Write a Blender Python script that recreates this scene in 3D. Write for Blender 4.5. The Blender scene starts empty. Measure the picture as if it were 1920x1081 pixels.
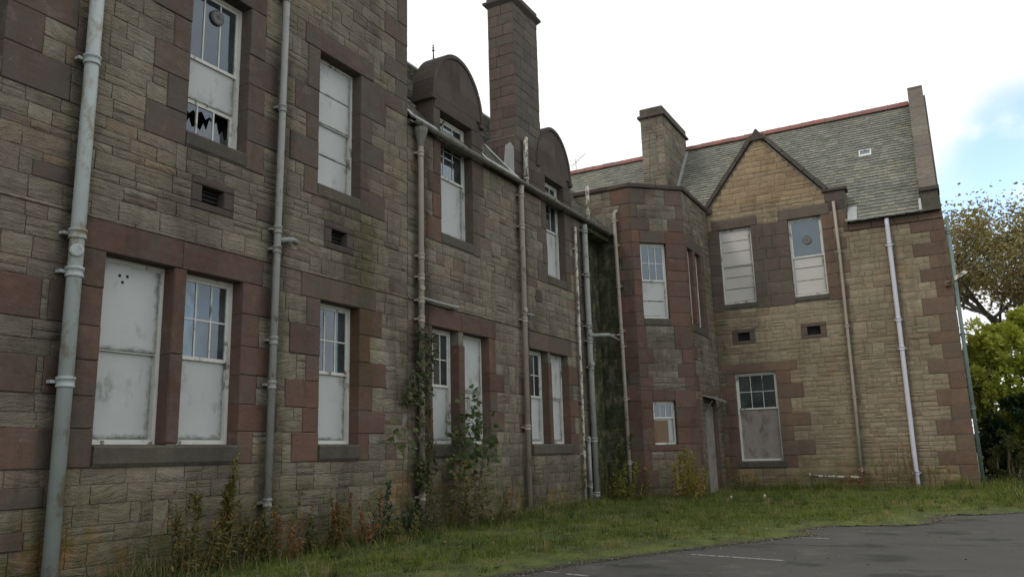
import bpy, math, random
import numpy as np
from mathutils import Matrix, Vector, noise as mnoise
random.seed(7)
rnd = random.random
def U(a, b): return a + (b - a) * random.random()
R = math.radians
scene = bpy.context.scene
COL = scene.collection

# ------------------------------------------------------------------ camera
CAMP = Vector((9.816, 0.0, 1.5))
CR = Vector((0.87536, 0.48268, -0.02765))      # right
CD = Vector((-0.12112, 0.16356, -0.97907))     # down
CF = Vector((-0.46805, 0.86039, 0.20164))      # forward
cam_d = bpy.data.cameras.new('camera'); cam = bpy.data.objects.new('camera', cam_d); COL.objects.link(cam)
m3 = Matrix((CR, -CD, -CF)).transposed()
cam.matrix_world = Matrix.Translation(CAMP) @ m3.to_4x4()
cam_d.sensor_width = 36; cam_d.lens = 1524 / 1920 * 36
cam_d.clip_start = .05; cam_d.clip_end = 2000
scene.camera = cam
# ------------------------------------------------------------------ sky, sun, exposure
SUN = Vector((-0.36, -0.62, 0.70)).normalized()
sun_el = math.asin(SUN.z); sun_rot = math.atan2(SUN.x, SUN.y)
scene.view_settings.view_transform = 'Standard'; scene.view_settings.look = 'None'
scene.view_settings.gamma = 1; scene.view_settings.use_curve_mapping = False
scene.view_settings.exposure = 0.14

class NT:
    """small helper for node trees"""
    def __init__(s, tree): s.t = tree; s.n = tree.nodes; s.l = tree.links; s.n.clear()
    def add(s, typ, ins=None, **kw):
        nd = s.n.new(typ)
        for k, v in kw.items(): setattr(nd, k, v)
        for k, v in (ins or {}).items(): s.set(nd, k, v)
        return nd
    def set(s, nd, k, v):
        sock = nd.inputs[k]
        if isinstance(v, bpy.types.NodeSocket): s.l.new(v, sock)
        elif isinstance(v, bpy.types.Node): s.l.new(v.outputs[0], sock)
        else:
            if sock.type == 'RGBA' and len(v) == 3: v = (*v, 1)
            sock.default_value = v
    def math(s, op, a, b=0.0, clamp=False):
        return s.add('ShaderNodeMath', {0: a, 1: b}, operation=op, use_clamp=clamp).outputs[0]
    def vmath(s, op, a, b=(0, 0, 0)):
        nd = s.add('ShaderNodeVectorMath', {0: a}, operation=op)
        if op == 'SCALE': s.set(nd, 3, b)
        else: s.set(nd, 1, b)
        return nd.outputs[0]
    def noise(s, vec, scale, detail=3, rough=.55, dist=0):
        return s.add('ShaderNodeTexNoise', {'Vector': vec, 'Scale': scale, 'Detail': detail, 'Roughness': rough, 'Distortion': dist}).outputs['Fac']
    def ramp(s, fac, stops, interp='LINEAR'):
        nd = s.add('ShaderNodeValToRGB', {0: fac}); cr = nd.color_ramp; cr.interpolation = interp
        while len(cr.elements) < len(stops): cr.elements.new(.5)
        for e, (p, c) in zip(cr.elements, stops):
            e.position = p; e.color = (*c, 1) if len(c) == 3 else c
        return nd.outputs[0]
    def smooth(s, v, a, b, to0=0., to1=1.):
        return s.add('ShaderNodeMapRange', {0: v, 1: a, 2: b, 3: to0, 4: to1}, interpolation_type='SMOOTHSTEP').outputs[0]
    def mix(s, fac, a, b, mode='MIX'):
        nd = s.add('ShaderNodeMix', data_type='RGBA', blend_type=mode)
        for i, v in ((0, fac), (6, a), (7, b)): s.set(nd, i, v)
        return nd.outputs[2]
    def scale3(s, vec, xyz): return s.vmath('MULTIPLY', vec, xyz)
    def out(s, shader): s.add('ShaderNodeOutputMaterial', {0: shader})

w = bpy.data.worlds.new('World'); scene.world = w; w.use_nodes = True
t = NT(w.node_tree)
sky = t.add('ShaderNodeTexSky', sky_type='NISHITA', sun_disc=False, sun_elevation=sun_el, sun_rotation=sun_rot, air_density=1.0, dust_density=1.2, ozone_density=1.0)
skyc = t.mix(1.0, sky.outputs[0], (.12, .12, .12), 'MULTIPLY')
skyc = t.add('ShaderNodeHueSaturation', {'Saturation': .95, 'Value': 2.2, 'Color': skyc}).outputs[0]
tc = t.add('ShaderNodeTexCoord').outputs['Generated']
sep = t.add('ShaderNodeSeparateXYZ', {0: tc})
zc = t.math('ADD', t.math('MAXIMUM', sep.outputs[2], 0.0), .22)
pv = t.add('ShaderNodeCombineXYZ', {0: t.math('DIVIDE', sep.outputs[0], zc), 1: t.math('DIVIDE', sep.outputs[1], zc), 2: 3.3}).outputs[0]
cn = t.noise(pv, 1.1, 6, .55, .3)
# thin broken cloud: solid white nearly everywhere, a few blue gaps
gap = t.smooth(t.noise(t.vmath('ADD', pv, (1.15, .2, 0)), .55, 4, .5), .50, .66)
cov = t.smooth(t.math('SUBTRACT', cn, t.math('MULTIPLY', gap, .06)), .31, .47)
dot = t.add('ShaderNodeVectorMath', {0: tc, 1: (0.090, 0.953, 0.290)}, operation='DOT_PRODUCT').outputs['Value']
hole = t.math('MULTIPLY', t.smooth(dot,   .9958, .9994), t.smooth(t.noise(t.scale3(pv, (1.2, .8, 1)), 3.2, 5, .5), .34, .55))
cov = t.math('MULTIPLY', cov, t.math('SUBTRACT', 1.0, t.math('MULTIPLY', hole, .95)))
cb = t.ramp(t.noise(pv, .9, 4, .5), [(.3, (.98, 1.0, 1.03)), (.7, (1.14, 1.14, 1.13))])
skyf = t.mix(cov, skyc, cb)
bg = t.add('ShaderNodeBackground', {'Color': skyf, 'Strength': 1.0})
t.add('ShaderNodeOutputWorld', {0: bg.outputs[0]})

sl = bpy.data.lights.new('sun', 'SUN'); sl.energy = .9; sl.angle = R(11); sl.color = (1.0, .93, .82)
so = bpy.data.objects.new('sun', sl); COL.objects.link(so)
so.rotation_euler = SUN.to_track_quat('Z', 'Y').to_euler(); so.location = (-20, -20, 40)

# ------------------------------------------------------------------ materials
def newmat(name):
    m = bpy.data.materials.new(name); m.use_nodes = True
    return m, NT(m.node_tree)

def mat_stone(name, stops, src, contrast=1.0, bump=.6, streak=1.0, damp=1.0, moss=0.0, soot=.5, rough=.92, pipes=None, hi=None, grime=0):
    m, t = newmat(name)
    pos = t.add('ShaderNodeNewGeometry').outputs['Position']
    if src == 'obj': r = t.add('ShaderNodeObjectInfo').outputs['Random']
    else: r = t.add('ShaderNodeAttribute', attribute_name='tone').outputs['Fac']
    r37 = t.math('MULTIPLY', r, 91.7)
    vec = t.vmath('ADD', pos, t.add('ShaderNodeCombineXYZ', {0: r37, 1: r37, 2: t.math('MULTIPLY', r37, .37)}).outputs[0])
    base = t.ramp(r, stops)
    wob = t.noise(vec, 3.0, 2)
    # bedding planes: thin nearly level layers, tilted a little from stone to stone
    tilt = t.math('MULTIPLY', t.math('POWER', t.math('MULTIPLY', t.math('SUBTRACT', r, .5), 2.0), 3.0), .45)
    sx = t.add('ShaderNodeSeparateXYZ', {0: vec})
    zz = t.math('ADD', sx.outputs[2], t.math('MULTIPLY', t.math('ADD', sx.outputs[0], sx.outputs[1]), tilt))
    lv = t.add('ShaderNodeCombineXYZ', {0: t.math('MULTIPLY', sx.outputs[0], 2.2), 1: t.math('MULTIPLY', sx.outputs[1], 2.2), 2: t.math('MULTIPLY', t.math('ADD', zz, t.math('MULTIPLY', wob, .10)), 26.0)}).outputs[0]
    lay = t.noise(lv, 1.0, 3, .6)
    fine = t.noise(vec, 38, 3, .6)
    mid = t.noise(vec, 7, 4, .6)
    k = t.math('ADD', .40, t.math('ADD', t.math('MULTIPLY', mid, .62 * contrast), t.math('ADD', t.math('MULTIPLY', fine, .40), t.math('MULTIPLY', t.math('SUBTRACT', lay, .35), .75 * streak))))
    col = t.vmath('SCALE', base, k)
    er = t.smooth(lay, .34, .24)
    col = t.mix(t.math('MULTIPLY', er, .55 * min(1, streak)), col, t.mix(1, col, (.42, .40, .36), 'MULTIPLY'))
    # ochre / iron staining and soot, larger than the stones
    big = t.noise(pos, .55, 4, .6)
    och = t.smooth(t.noise(t.vmath('ADD', pos, (9, 3, 5)), .95, 5, .64), .50, .72)
    zs = t.add('ShaderNodeSeparateXYZ', {0: pos}).outputs[2]
    if hi:
        col = t.mix(t.math('MULTIPLY', t.smooth(zs, hi[1], hi[2]), hi[3]), col, t.mix(1, col, hi[0], 'MULTIPLY'))
    low = t.math('MULTIPLY', t.smooth(t.math('ADD', zs, t.math('MULTIPLY', big, 1.6)), 2.6, .9), damp)
    col = t.mix(t.math('MULTIPLY', och, t.math('ADD', .12, t.math('MULTIPLY', low, 1.15)), clamp=True), col, t.mix(1, col, (1.55, 1.02, .48), 'MULTIPLY'))
    col = t.mix(t.math('MULTIPLY', t.smooth(big, .44, .66), soot), col, t.mix(1, col, (.55, .54, .56), 'MULTIPLY'))
    dripn = t.noise(t.scale3(pos, (1.7, 1.7, .22)), 1.6, 4, .6)
    col = t.mix(t.math('MULTIPLY', t.smooth(dripn, .52, .70), .55), col, t.mix(1, col, (.62, .63, .60), 'MULTIPLY'))
    if grime:
        gm = t.math('MULTIPLY', t.smooth(t.noise(t.vmath('ADD', pos, (4, 8, 1)), 1.9, 6, .7), .40, .66), grime)
        col = t.mix(gm, col, (.088, .083, .070))
        pale = t.math('MULTIPLY', t.smooth(t.noise(t.vmath('ADD', vec, (2, 1, 6)), 3.2, 5, .7), .56, .72), grime * .6)
        col = t.mix(pale, col, (.185, .145, .118))
    col = t.mix(t.math('MULTIPLY', low, .5), col, t.mix(1, col, (.66, .62, .52), 'MULTIPLY'))
    grn = t.math('MULTIPLY', t.math('ADD', low, moss, clamp=True), t.smooth(t.noise(pos, 2.1, 5, .65), .38, .62), clamp=True)
    col = t.mix(grn, col, t.mix(1, col, (.62, .72, .42), 'MULTIPLY'))
    if moss > .5:
        mm = t.smooth(t.noise(t.scale3(pos, (2, 2, 1)), 2.0, 5, .7), .36, .55)
        col = t.mix(t.math('MULTIPLY', mm, .85), col, (.022, .035, .012))
    if pipes:     # damp bands by downpipes, sill and vent stains, a darker band in one corner: (coordinate axis, position, half width, z0, z1)
        sxyz = t.add('ShaderNodeSeparateXYZ', {0: t.vmath('ADD', pos, t.vmath('SCALE', t.add('ShaderNodeTexNoise', {'Vector': pos, 'Scale': 3.0, 'Detail': 4}).outputs['Color'], .34))})
        for ax, p, hw, z0, z1, cc in pipes:
            d = t.math('ABSOLUTE', t.math('SUBTRACT', sxyz.outputs[ax], p + .17))
            f = t.math('MULTIPLY', t.smooth(d, hw, hw * .25), t.math('MULTIPLY', t.smooth(sxyz.outputs[2], z0 - .2, z0 + .7), t.smooth(sxyz.outputs[2], z1 + .3, z1 - .5)))
            col = t.mix(f, col, t.mix(1, col, cc, 'MULTIPLY'))
    # pale lichen flecks
    li = t.smooth(t.noise(pos, 9.5, 4, .7), .66, .74)
    col = t.mix(t.math('MULTIPLY', li, .35), col, (.30, .30, .25))
    bs = t.add('ShaderNodeBsdfPrincipled', {'Base Color': col, 'Roughness': rough})
    bs.inputs['Specular IOR Level'].default_value = .25
    h = t.math('ADD', t.math('MULTIPLY', lay, .6 * streak), t.math('ADD', t.math('MULTIPLY', mid, .6), t.math('MULTIPLY', fine, .4)))
    t.set(bs, 'Normal', t.add('ShaderNodeBump', {'Height': h, 'Strength': bump, 'Distance': .05}).outputs[0])
    t.out(bs.outputs[0]); return m

LEFT = [(0, (0.186, 0.1612, 0.1177)), (0.22, (0.162, 0.1428, 0.109)), (0.42, (0.204, 0.1795, 0.135)), (0.6, (0.146, 0.1285, 0.1003)), (0.74, (0.182, 0.1591, 0.1177)), (0.84, (0.142, 0.1142, 0.0906)), (0.92, (0.228, 0.2081, 0.1621)), (1, (0.186, 0.1489, 0.1003))]
WING = [(0, (0.262, 0.2205, 0.1468)), (0.25, (0.2299, 0.1945, 0.1333)), (0.5, (0.2909, 0.2454, 0.1642)), (0.72, (0.2406, 0.1976, 0.1333)), (0.85, (0.2138, 0.1685, 0.1178)), (1, (0.2695, 0.2184, 0.141))]
RED = [(0, (0.1412, 0.0796, 0.0595)), (0.3, (0.1174, 0.0709, 0.0557)), (0.6, (0.1575, 0.0914, 0.0672)), (0.8, (0.1357, 0.0924, 0.0701)), (1, (0.1065, 0.0666, 0.0518))]
REDD = [(0, (0.1274, 0.0908, 0.0722)), (0.5, (0.1058, 0.0787, 0.0636)), (1, (0.1458, 0.107, 0.0836))]
REDW = [(0, (0.168, 0.1037, 0.0742)), (0.4, (0.1344, 0.0912, 0.0665)), (0.7, (0.1869, 0.1223, 0.0837)), (1, (0.1522, 0.1089, 0.0779))]
DARKR = [(0, (.100, .080, .068)), (.5, (.086, .070, .060)), (1, (.122, .096, .080))]
PD = (.50, .50, .48); PG = (.74, .76, .58)
lp = [(1, 9.75, .42, -1, 9, PD), (1, 14.0, .5, -1, 8.6, (.42, .42, .38)), (1, 18.75, .33, -1, 8.6, PD), (1, 22.6, .5, -1, 8.6, PD), (1, 12.1, .5, 2.6, 6.6, PG), (1, 6.2, .3, -1, 8, PD), (1, 11.35, .75, 5.6, 6.5, (.6, .6, .58))]
wp = [(0, 6.7, .3, 0, 8.5, (.66, .66, .64)), (0, 2.35, .5, 0, 8, (.6, .6, .58)), (0, 8.35, .25, 0, 8.5, (.74, .72, .7))]  # bands at the pipes, plus a darker band where wing meets bay
GREY = (.80, .84, .82)
M = {}
for s in ('obj', 'att'):
    M['left_' + s] = mat_stone('grey_buff_rubble_' + s, LEFT, s, 1.25, .95, 1.1, 1.0, 0, .75, pipes=lp, hi=((.90, .91, .91), 4.6, 5.4, .8))
    M['wing_' + s] = mat_stone('ochre_rubble_' + s, WING, s, .9, .7, .9, .8, 0, .35, pipes=wp, hi=((1.12, .98, .86), 9.6, 10.6, .9))  # warm tint high on the gable puts sunlight into the stone colour
    M['moss_' + s] = mat_stone('mossy_rubble_' + s, LEFT, s, 1.0, .8, .8, 1.0, .9, .5)
M['red'] = mat_stone('red_ashlar', RED, 'obj', .8, .35, .45, .5, 0, .45, pipes=lp, grime=.55)
M['redd'] = mat_stone('weathered_red_ashlar', REDD, 'obj', .8, .35, .45, .3, 0, .4, pipes=lp, grime=.8)
M['redw'] = mat_stone('warm_red_ashlar', REDW, 'obj', .8, .35, .45, .4, 0, .3, grime=.45)
M['cope'] = mat_stone('brown_grey_coping', [(0, (.17, .148, .122)), (.5, (.145, .125, .104)), (1, (.19, .160, .130))], 'obj', .8, .35, .4, 0, .1, .3)
M['brown'] = mat_stone('brown_ashlar', [(0, (.125, .098, .078)), (.5, (.105, .085, .070)), (1, (.15, .12, .092))], 'obj', .8, .35, .45, .2, 0, .4, grime=.4)
M['dark'] = mat_stone('sooty_ashlar', DARKR, 'obj', .6, .3, .3, .2, 0, .4)
M['chim_shaded'] = mat_stone('shaded_chimney_ashlar', [(0, (.105, .094, .080)), (.5, (.12, .108, .092)), (1, (.138, .122, .100))], 'obj', .7, .3, .4, 0, .15, .4)  # greyer copy for the chimney's side face, its shade put into the colour
M['sill'] = mat_stone('lichened_sill', [(0, (.085, .078, .066)), (1, (.11, .098, .08))], 'obj', 1.2, .5, .2, .3, .3, .3)
M['mortar'] = mat_stone('old_lime_mortar', [(0, (.165, .150, .118)), (1, (.18, .162, .128))], 'obj', 1.0, .6, 0, 1.0, 0, .6)
M['slate_obj'] = mat_stone('slate_obj', [(0, (.215, .218, .180)), (.3, (.165, .172, .152)), (.55, (.255, .252, .200)), (.8, (.195, .198, .170)), (1, (.285, .275, .225))], 'obj', .7, .35, .2, 0, .15, .35, rough=.75)
M['slate_att'] = mat_stone('slate_att', [(0, (.215, .218, .180)), (.3, (.165, .172, .152)), (.55, (.255, .252, .200)), (.8, (.195, .198, .170)), (1, (.285, .275, .225))], 'att', .7, .35, .2, 0, .15, .35, rough=.75)
M['ridge'] = mat_stone('red_clay_ridge', [(0, (.29, .125, .10)), (.5, (.25, .125, .105)), (1, (.22, .13, .115))], 'obj', .5, .2, .1, 0, 0, .3)

def mat_simple(name, color, rough=.6, metal=0, var=.25, vs=5, bump=.1, bs_=20, dirt=None, spec=.4):
    m, t = newmat(name)
    pos = t.add('ShaderNodeNewGeometry').outputs['Position']
    n = t.noise(pos, vs, 4, .6)
    c = t.vmath('SCALE', t.add('ShaderNodeRGB').outputs[0], t.math('ADD', 1 - var, t.math('MULTIPLY', n, 2 * var)))
    t.n['RGB'].outputs[0].default_value = (*color, 1)
    if dirt:
        dc, lo, hi_, dsc = dirt
        c = t.mix(t.smooth(t.noise(t.scale3(pos, (1, 1, .55)), dsc, 5, .68), lo, hi_), c, dc)
    b = t.add('ShaderNodeBsdfPrincipled', {'Base Color': c, 'Roughness': rough, 'Metallic': metal})
    b.inputs['Specular IOR Level'].default_value = spec
    if bump: t.set(b, 'Normal', t.add('ShaderNodeBump', {'Height': t.noise(pos, bs_, 3), 'Strength': bump, 'Distance': .01}).outputs[0])
    t.out(b.outputs[0]); return m
M['board'] = mat_simple('white_painted_board', (.42, .44, .43), .55, 0, .12, 1.6, .05, 30, ((.13, .14, .115), .54, .80, 2.6))
def edge_mould(m, axis):
    t_ = m.node_tree; nd = NT.__new__(NT); nd.t = t_; nd.n = t_.nodes; nd.l = t_.links
    bs = [n for n in t_.nodes if n.type == 'BSDF_PRINCIPLED'][0]; src = bs.inputs['Base Color'].links[0].from_socket
    g = nd.add('ShaderNodeSeparateXYZ', {0: nd.add('ShaderNodeTexCoord').outputs['Generated']}); pos = nd.add('ShaderNodeNewGeometry').outputs['Position']
    nz = nd.noise(pos, 5.5, 5, .7); e = nd.math('MULTIPLY', nz, .26)
    far = nd.smooth(nd.math('ADD', g.outputs[axis], e), 1.03, 1.17); low = nd.smooth(nd.math('SUBTRACT', g.outputs[2], nd.math('MULTIPLY', nz, .16)), -.01, -.09); top = nd.smooth(nd.math('ADD', g.outputs[2], nd.math('MULTIPLY', nz, .10)), 1.02, 1.08)
    f = nd.math('MULTIPLY', nd.math('MAXIMUM', nd.math('MAXIMUM', far, low), nd.math('MULTIPLY', top, .6)), .85)
    nd.set(bs, 'Base Color', nd.mix(f, src, (.055, .06, .045)))
edge_mould(M['board'], 1)
M['boardw'] = mat_simple('cream_painted_board', (.47, .455, .42), .6, 0, .10, 1.6, .05, 30, ((.28, .24, .18), .60, .85, 3))
edge_mould(M['boardw'], 0)
M['paint'] = mat_simple('flaking_white_paint', (.55, .55, .50), .6, 0, .15, 6, .25, 40, ((.15, .145, .12), .56, .66, 4.5))
M['ply'] = mat_simple('weathered_plywood', (.24, .215, .19), .8, 0, .22, 3, .3, 30, ((.13, .115, .10), .50, .66, 3.2))
M['ochreboard'] = mat_simple('ochre_board', (.17, .115, .070), .8, 0, .12, 4, .2, 30)
M['pipe_grey'] = mat_simple('pale_blue_grey_pipe_paint', (.34, .385, .375), .5, 0, .16, 3, .25, 25, ((.23, .205, .145), .50, .64, 3.0))
M['pipe_old'] = mat_simple('worn_grey_pipe_paint', (.225, .235, .215), .55, 0, .2, 4, .2, 25, ((.10, .085, .06), .56, .68, 6))
M['pipe_tan'] = mat_simple('tan_pipe_paint', (.30, .265, .215), .55, 0, .15, 4, .15, 25, ((.15, .12, .085), .56, .70, 6))
M['pipe_white'] = mat_simple('lilac_white_plastic_pipe', (.52, .52, .58), .35, 0, .06, 2, 0)
M['pipe_green'] = mat_simple('green_grey_pipe_paint', (.13, .17, .16), .5, 0, .2, 4, .15, 25, ((.07, .07, .05), .55, .68, 6))
M['pipe_peel'] = mat_simple('peeling_cream_pipe_paint', (.44, .42, .36), .6, 0, .2, 6, .3, 40, ((.12, .10, .075), .48, .56, 10))
M['iron'] = mat_simple('dark_cast_iron', (.10, .10, .09), .6, .2, .3, 8, .2, 30)
M['gutter'] = mat_simple('lichened_gutter_iron', (.155, .15, .13), .65, 0, .3, 6, .3, 30, ((.10, .11, .06), .5, .62, 5))
M['lead'] = mat_simple('grey_lead', (.30, .32, .31), .5, .1, .2, 4, .2, 10)
M['leadw'] = mat_simple('whitened_lead', (.52, .53, .50), .6, 0, .2, 5, .2, 20, ((.2, .2, .18), .55, .68, 6))
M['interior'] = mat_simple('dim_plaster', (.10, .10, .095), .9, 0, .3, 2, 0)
M['curtain'] = mat_simple('old_blind', (.30, .31, .29), .9, 0, .2, 3, 0)
M['void'] = mat_simple('dark_vent_inside', (.02, .02, .02), .9, 0, 0, 1, 0)
M['paintline'] = None
def mat_glass():
    m, t = newmat('dusty_window_glass')
    pos = t.add('ShaderNodeNewGeometry').outputs['Position']
    nrm = t.add('ShaderNodeBump', {'Height': t.noise(pos, 1.7, 2), 'Strength': .06, 'Distance': .02}).outputs[0]
    gl = t.add('ShaderNodeBsdfGlossy', {'Color': (.68, .80, .90, 1), 'Roughness': .05, 'Normal': nrm})  # blue tint paints the colour of reflected sky into the glass
    tr = t.add('ShaderNodeBsdfTransparent', {'Color': (.72, .78, .78, 1)})
    df = t.add('ShaderNodeBsdfDiffuse', {'Color': (.16, .18, .18, 1)})
    a = t.add('ShaderNodeMixShader', {0: t.smooth(t.noise(pos, 1.5, 4, .6), .3, .8, .12, .45), 1: tr.outputs[0], 2: df.outputs[0]})
    fr = t.add('ShaderNodeFresnel', {'IOR': 1.52, 'Normal': nrm}).outputs[0]
    b = t.add('ShaderNodeMixShader', {0: t.math('MULTIPLY', fr, 2.3, clamp=True), 1: a.outputs[0], 2: gl.outputs[0]})  # reflection strengthened so the panes show more sky
    t.out(b.outputs[0]); return m
M['glass'] = mat_glass()

def mat_leaf(name, stops, trans=.35, rough=.55):
    m, t = newmat(name)
    r = t.add('ShaderNodeAttribute', attribute_name='tone').outputs['Fac']
    c = t.ramp(r, stops)
    b = t.add('ShaderNodeBsdfPrincipled', {'Base Color': c, 'Roughness': rough})
    b.inputs['Specular IOR Level'].default_value = .35
    tl = t.add('ShaderNodeBsdfTranslucent', {'Color': t.mix(1, c, (1.25, 1.12, .5), 'MULTIPLY')})
    x = t.add('ShaderNodeMixShader', {0: trans, 1: b.outputs[0], 2: tl.outputs[0]})
    t.out(x.outputs[0]); return m
M['grass'] = mat_leaf('grass_blades', [(0, (.022, .040, .010)), (.35, (.058, .090, .016)), (.65, (.12, .155, .022)), (.86, (.17, .19, .03)), (.95, (.22, .19, .07)), (1, (.26, .21, .11))], .25)
M['moss_leaf'] = mat_leaf('dark_ivy_leaves', [(0, (.03, .045, .015)), (.6, (.055, .075, .022)), (1, (.11, .10, .03))], .25)
M['syc_leaf'] = mat_leaf('green_maple_leaves', [(0, (.035, .058, .018)), (.6, (.055, .090, .024)), (1, (.15, .13, .03))], .35)
M['bud_leaf'] = mat_leaf('olive_narrow_leaves', [(0, (.05, .065, .022)), (.6, (.10, .10, .03)), (1, (.22, .15, .03))], .3)
M['rust_leaf'] = mat_leaf('rusty_seed_leaves', [(0, (.12, .05, .02)), (.5, (.22, .09, .03)), (1, (.25, .16, .05))], .3)
M['blue_leaf'] = mat_leaf('blue_green_leaves', [(0, (.02, .05, .03)), (1, (.045, .10, .055))], .3)
M['yel_leaf'] = mat_leaf('yellowing_leaves', [(0, (.07, .09, .02)), (.5, (.16, .17, .03)), (1, (.33, .27, .04))], .35)
M['laurel'] = mat_leaf('bright_laurel_leaves', [(0, (.15, .19, .035)), (.35, (.32, .38, .06)), (.7, (.50, .55, .13)), (1, (.62, .65, .34))], .4, .4)
M['darkev'] = mat_leaf('dark_evergreen_leaves', [(0, (.012, .028, .012)), (.7, (.03, .06, .022)), (1, (.06, .09, .03))], .2, .4)
M['autumn'] = mat_leaf('autumn_tree_leaves', [(0, (.13, .115, .08)), (.4, (.22, .20, .10)), (.8, (.30, .27, .12)), (1, (.31, .23, .13))], .3)
M['bark'] = mat_simple('grey_brown_bark', (.13, .115, .10), .9, 0, .3, 6, .5, 20)
M['stem'] = mat_simple('brown_weed_stem', (.12, .085, .05), .8, 0, .3, 8, 0)

def mat_ground():
    m, t = newmat('old_damp_asphalt')
    pos = t.add('ShaderNodeNewGeometry').outputs['Position']
    g = t.noise(pos, 130, 2, .7); n = t.noise(pos, 2.2, 5, .6); bign = t.noise(pos, .5, 4, .55)
    c = t.ramp(g, [(.3, (.030, .029, .0245)), (.55, (.052, .050, .043)), (.75, (.095, .090, .076))])
    c = t.vmath('SCALE', c, t.math('ADD', .35, t.math('MULTIPLY', t.math('ADD', n, bign), .65)))
    c = t.vmath('SCALE', c, t.math('ADD', .62, t.math('MULTIPLY', t.noise(pos, 17, 4, .7), .76)))
    c = t.mix(t.smooth(t.noise(t.vmath('ADD', pos, (5, 2, 0)), .9, 5, .65), .56, .66), c, t.mix(1, c, (1.45, 1.42, 1.3), 'MULTIPLY'))
    wet = t.smooth(t.noise(t.scale3(pos, (.62, 1.5, 1)), .85, 4, .55), .585, .66)
    c = t.mix(wet, c, t.mix(1, c, (.34, .34, .33), 'MULTIPLY'))
    ms = t.smooth(t.noise(pos, 1.1, 6, .7), .60, .72)
    c = t.mix(t.math('MULTIPLY', ms, .45), c, (.05, .058, .025))
    wob = t.vmath('SCALE', t.vmath('SUBTRACT', t.add('ShaderNodeTexNoise', {'Vector': pos, 'Scale': 3.2, 'Detail': 5, 'Roughness': .65}).outputs['Color'], (.5, .5, .5)), 1.1)
    pw = t.vmath('ADD', t.vmath('MULTIPLY', pos, (1, 1, 0)), t.vmath('MULTIPLY', wob, (1, 1, 0)))
    for (qx, qy, rx, ry) in ((8.30, 14.1, .30, .28), (8.66, 12.6, .30, .42), (7.7, 11.7, .35, .22), (9.35, 16.4, .35, .35), (9.9, 15.4, .3, .25), (9.6, 19.1, .4, .35), (7.6, 13.9, .3, .16), (6.9, 14.0, .35, .14), (8.3, 16.0, .4, .18), (5.6, 10.8, .5, .16), (9.0, 10.9, .5, .3)):
        dd = t.add('ShaderNodeVectorMath', {0: t.vmath('MULTIPLY', t.vmath('SUBTRACT', pw, (qx, qy, 0)), (1 / rx, 1 / ry, 1))}, operation='LENGTH').outputs['Value']
        c = t.mix(t.math('MULTIPLY', t.smooth(dd, 1.35, .6), .88), c, (.016, .018, .010))
    cr = t.add('ShaderNodeTexVoronoi', {'Vector': t.vmath('ADD', pos, t.vmath('SCALE', t.add('ShaderNodeTexNoise', {'Vector': pos, 'Scale': 2.0}).outputs['Color'], .5)), 'Scale': .42}, feature='DISTANCE_TO_EDGE').outputs[0]
    c = t.mix(t.math('MULTIPLY', t.smooth(cr, .006, .001), .5), c, (.02, .02, .018))
    b = t.add('ShaderNodeBsdfPrincipled', {'Base Color': c, 'Roughness': t.smooth(t.math('ADD', wet, t.math('MULTIPLY', bign, .3)), 0, 1.1, .9, .5)})
    t.set(b, 'Normal', t.add('ShaderNodeBump', {'Height': g, 'Strength': .5, 'Distance': .006}).outputs[0])
    t.out(b.outputs[0]); return m
M['asphalt'] = mat_ground()
def mat_soil():
    m, t = newmat('mossy_soil')
    pos = t.add('ShaderNodeNewGeometry').outputs['Position']
    a = t.noise(pos, 1.4, 5, .65); f = t.noise(pos, 40, 3, .6)
    c = t.ramp(a, [(.30, (.030, .036, .012)), (.45, (.060, .080, .014)), (.58, (.10, .125, .018)), (.72, (.125, .12, .03))])
    c = t.mix(t.smooth(f, .55, .7), c, (.045, .036, .02))
    zz = t.add('ShaderNodeSeparateXYZ', {0: pos}).outputs[2]
    c = t.mix(t.smooth(t.math('ADD', zz, t.math('MULTIPLY', f, .03)), .042, .020), c, (.022, .020, .013))
    b = t.add('ShaderNodeBsdfPrincipled', {'Base Color': c, 'Roughness': .95})
    t.set(b, 'Normal', t.add('ShaderNodeBump', {'Height': f, 'Strength': .9, 'Distance': .03}).outputs[0])
    t.out(b.outputs[0]); return m
M['soil'] = mat_soil()
def mat_line():
    m, t = newmat('worn_road_paint')
    pos = t.add('ShaderNodeNewGeometry').outputs['Position']
    f = t.smooth(t.noise(pos, 22, 5, .75), .40, .56)
    c = t.mix(f, (.36, .36, .33), (.085, .085, .08))
    b = t.add('ShaderNodeBsdfPrincipled', {'Base Color': c, 'Roughness': .8}); t.out(b.outputs[0]); return m
M['line'] = mat_line()

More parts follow.
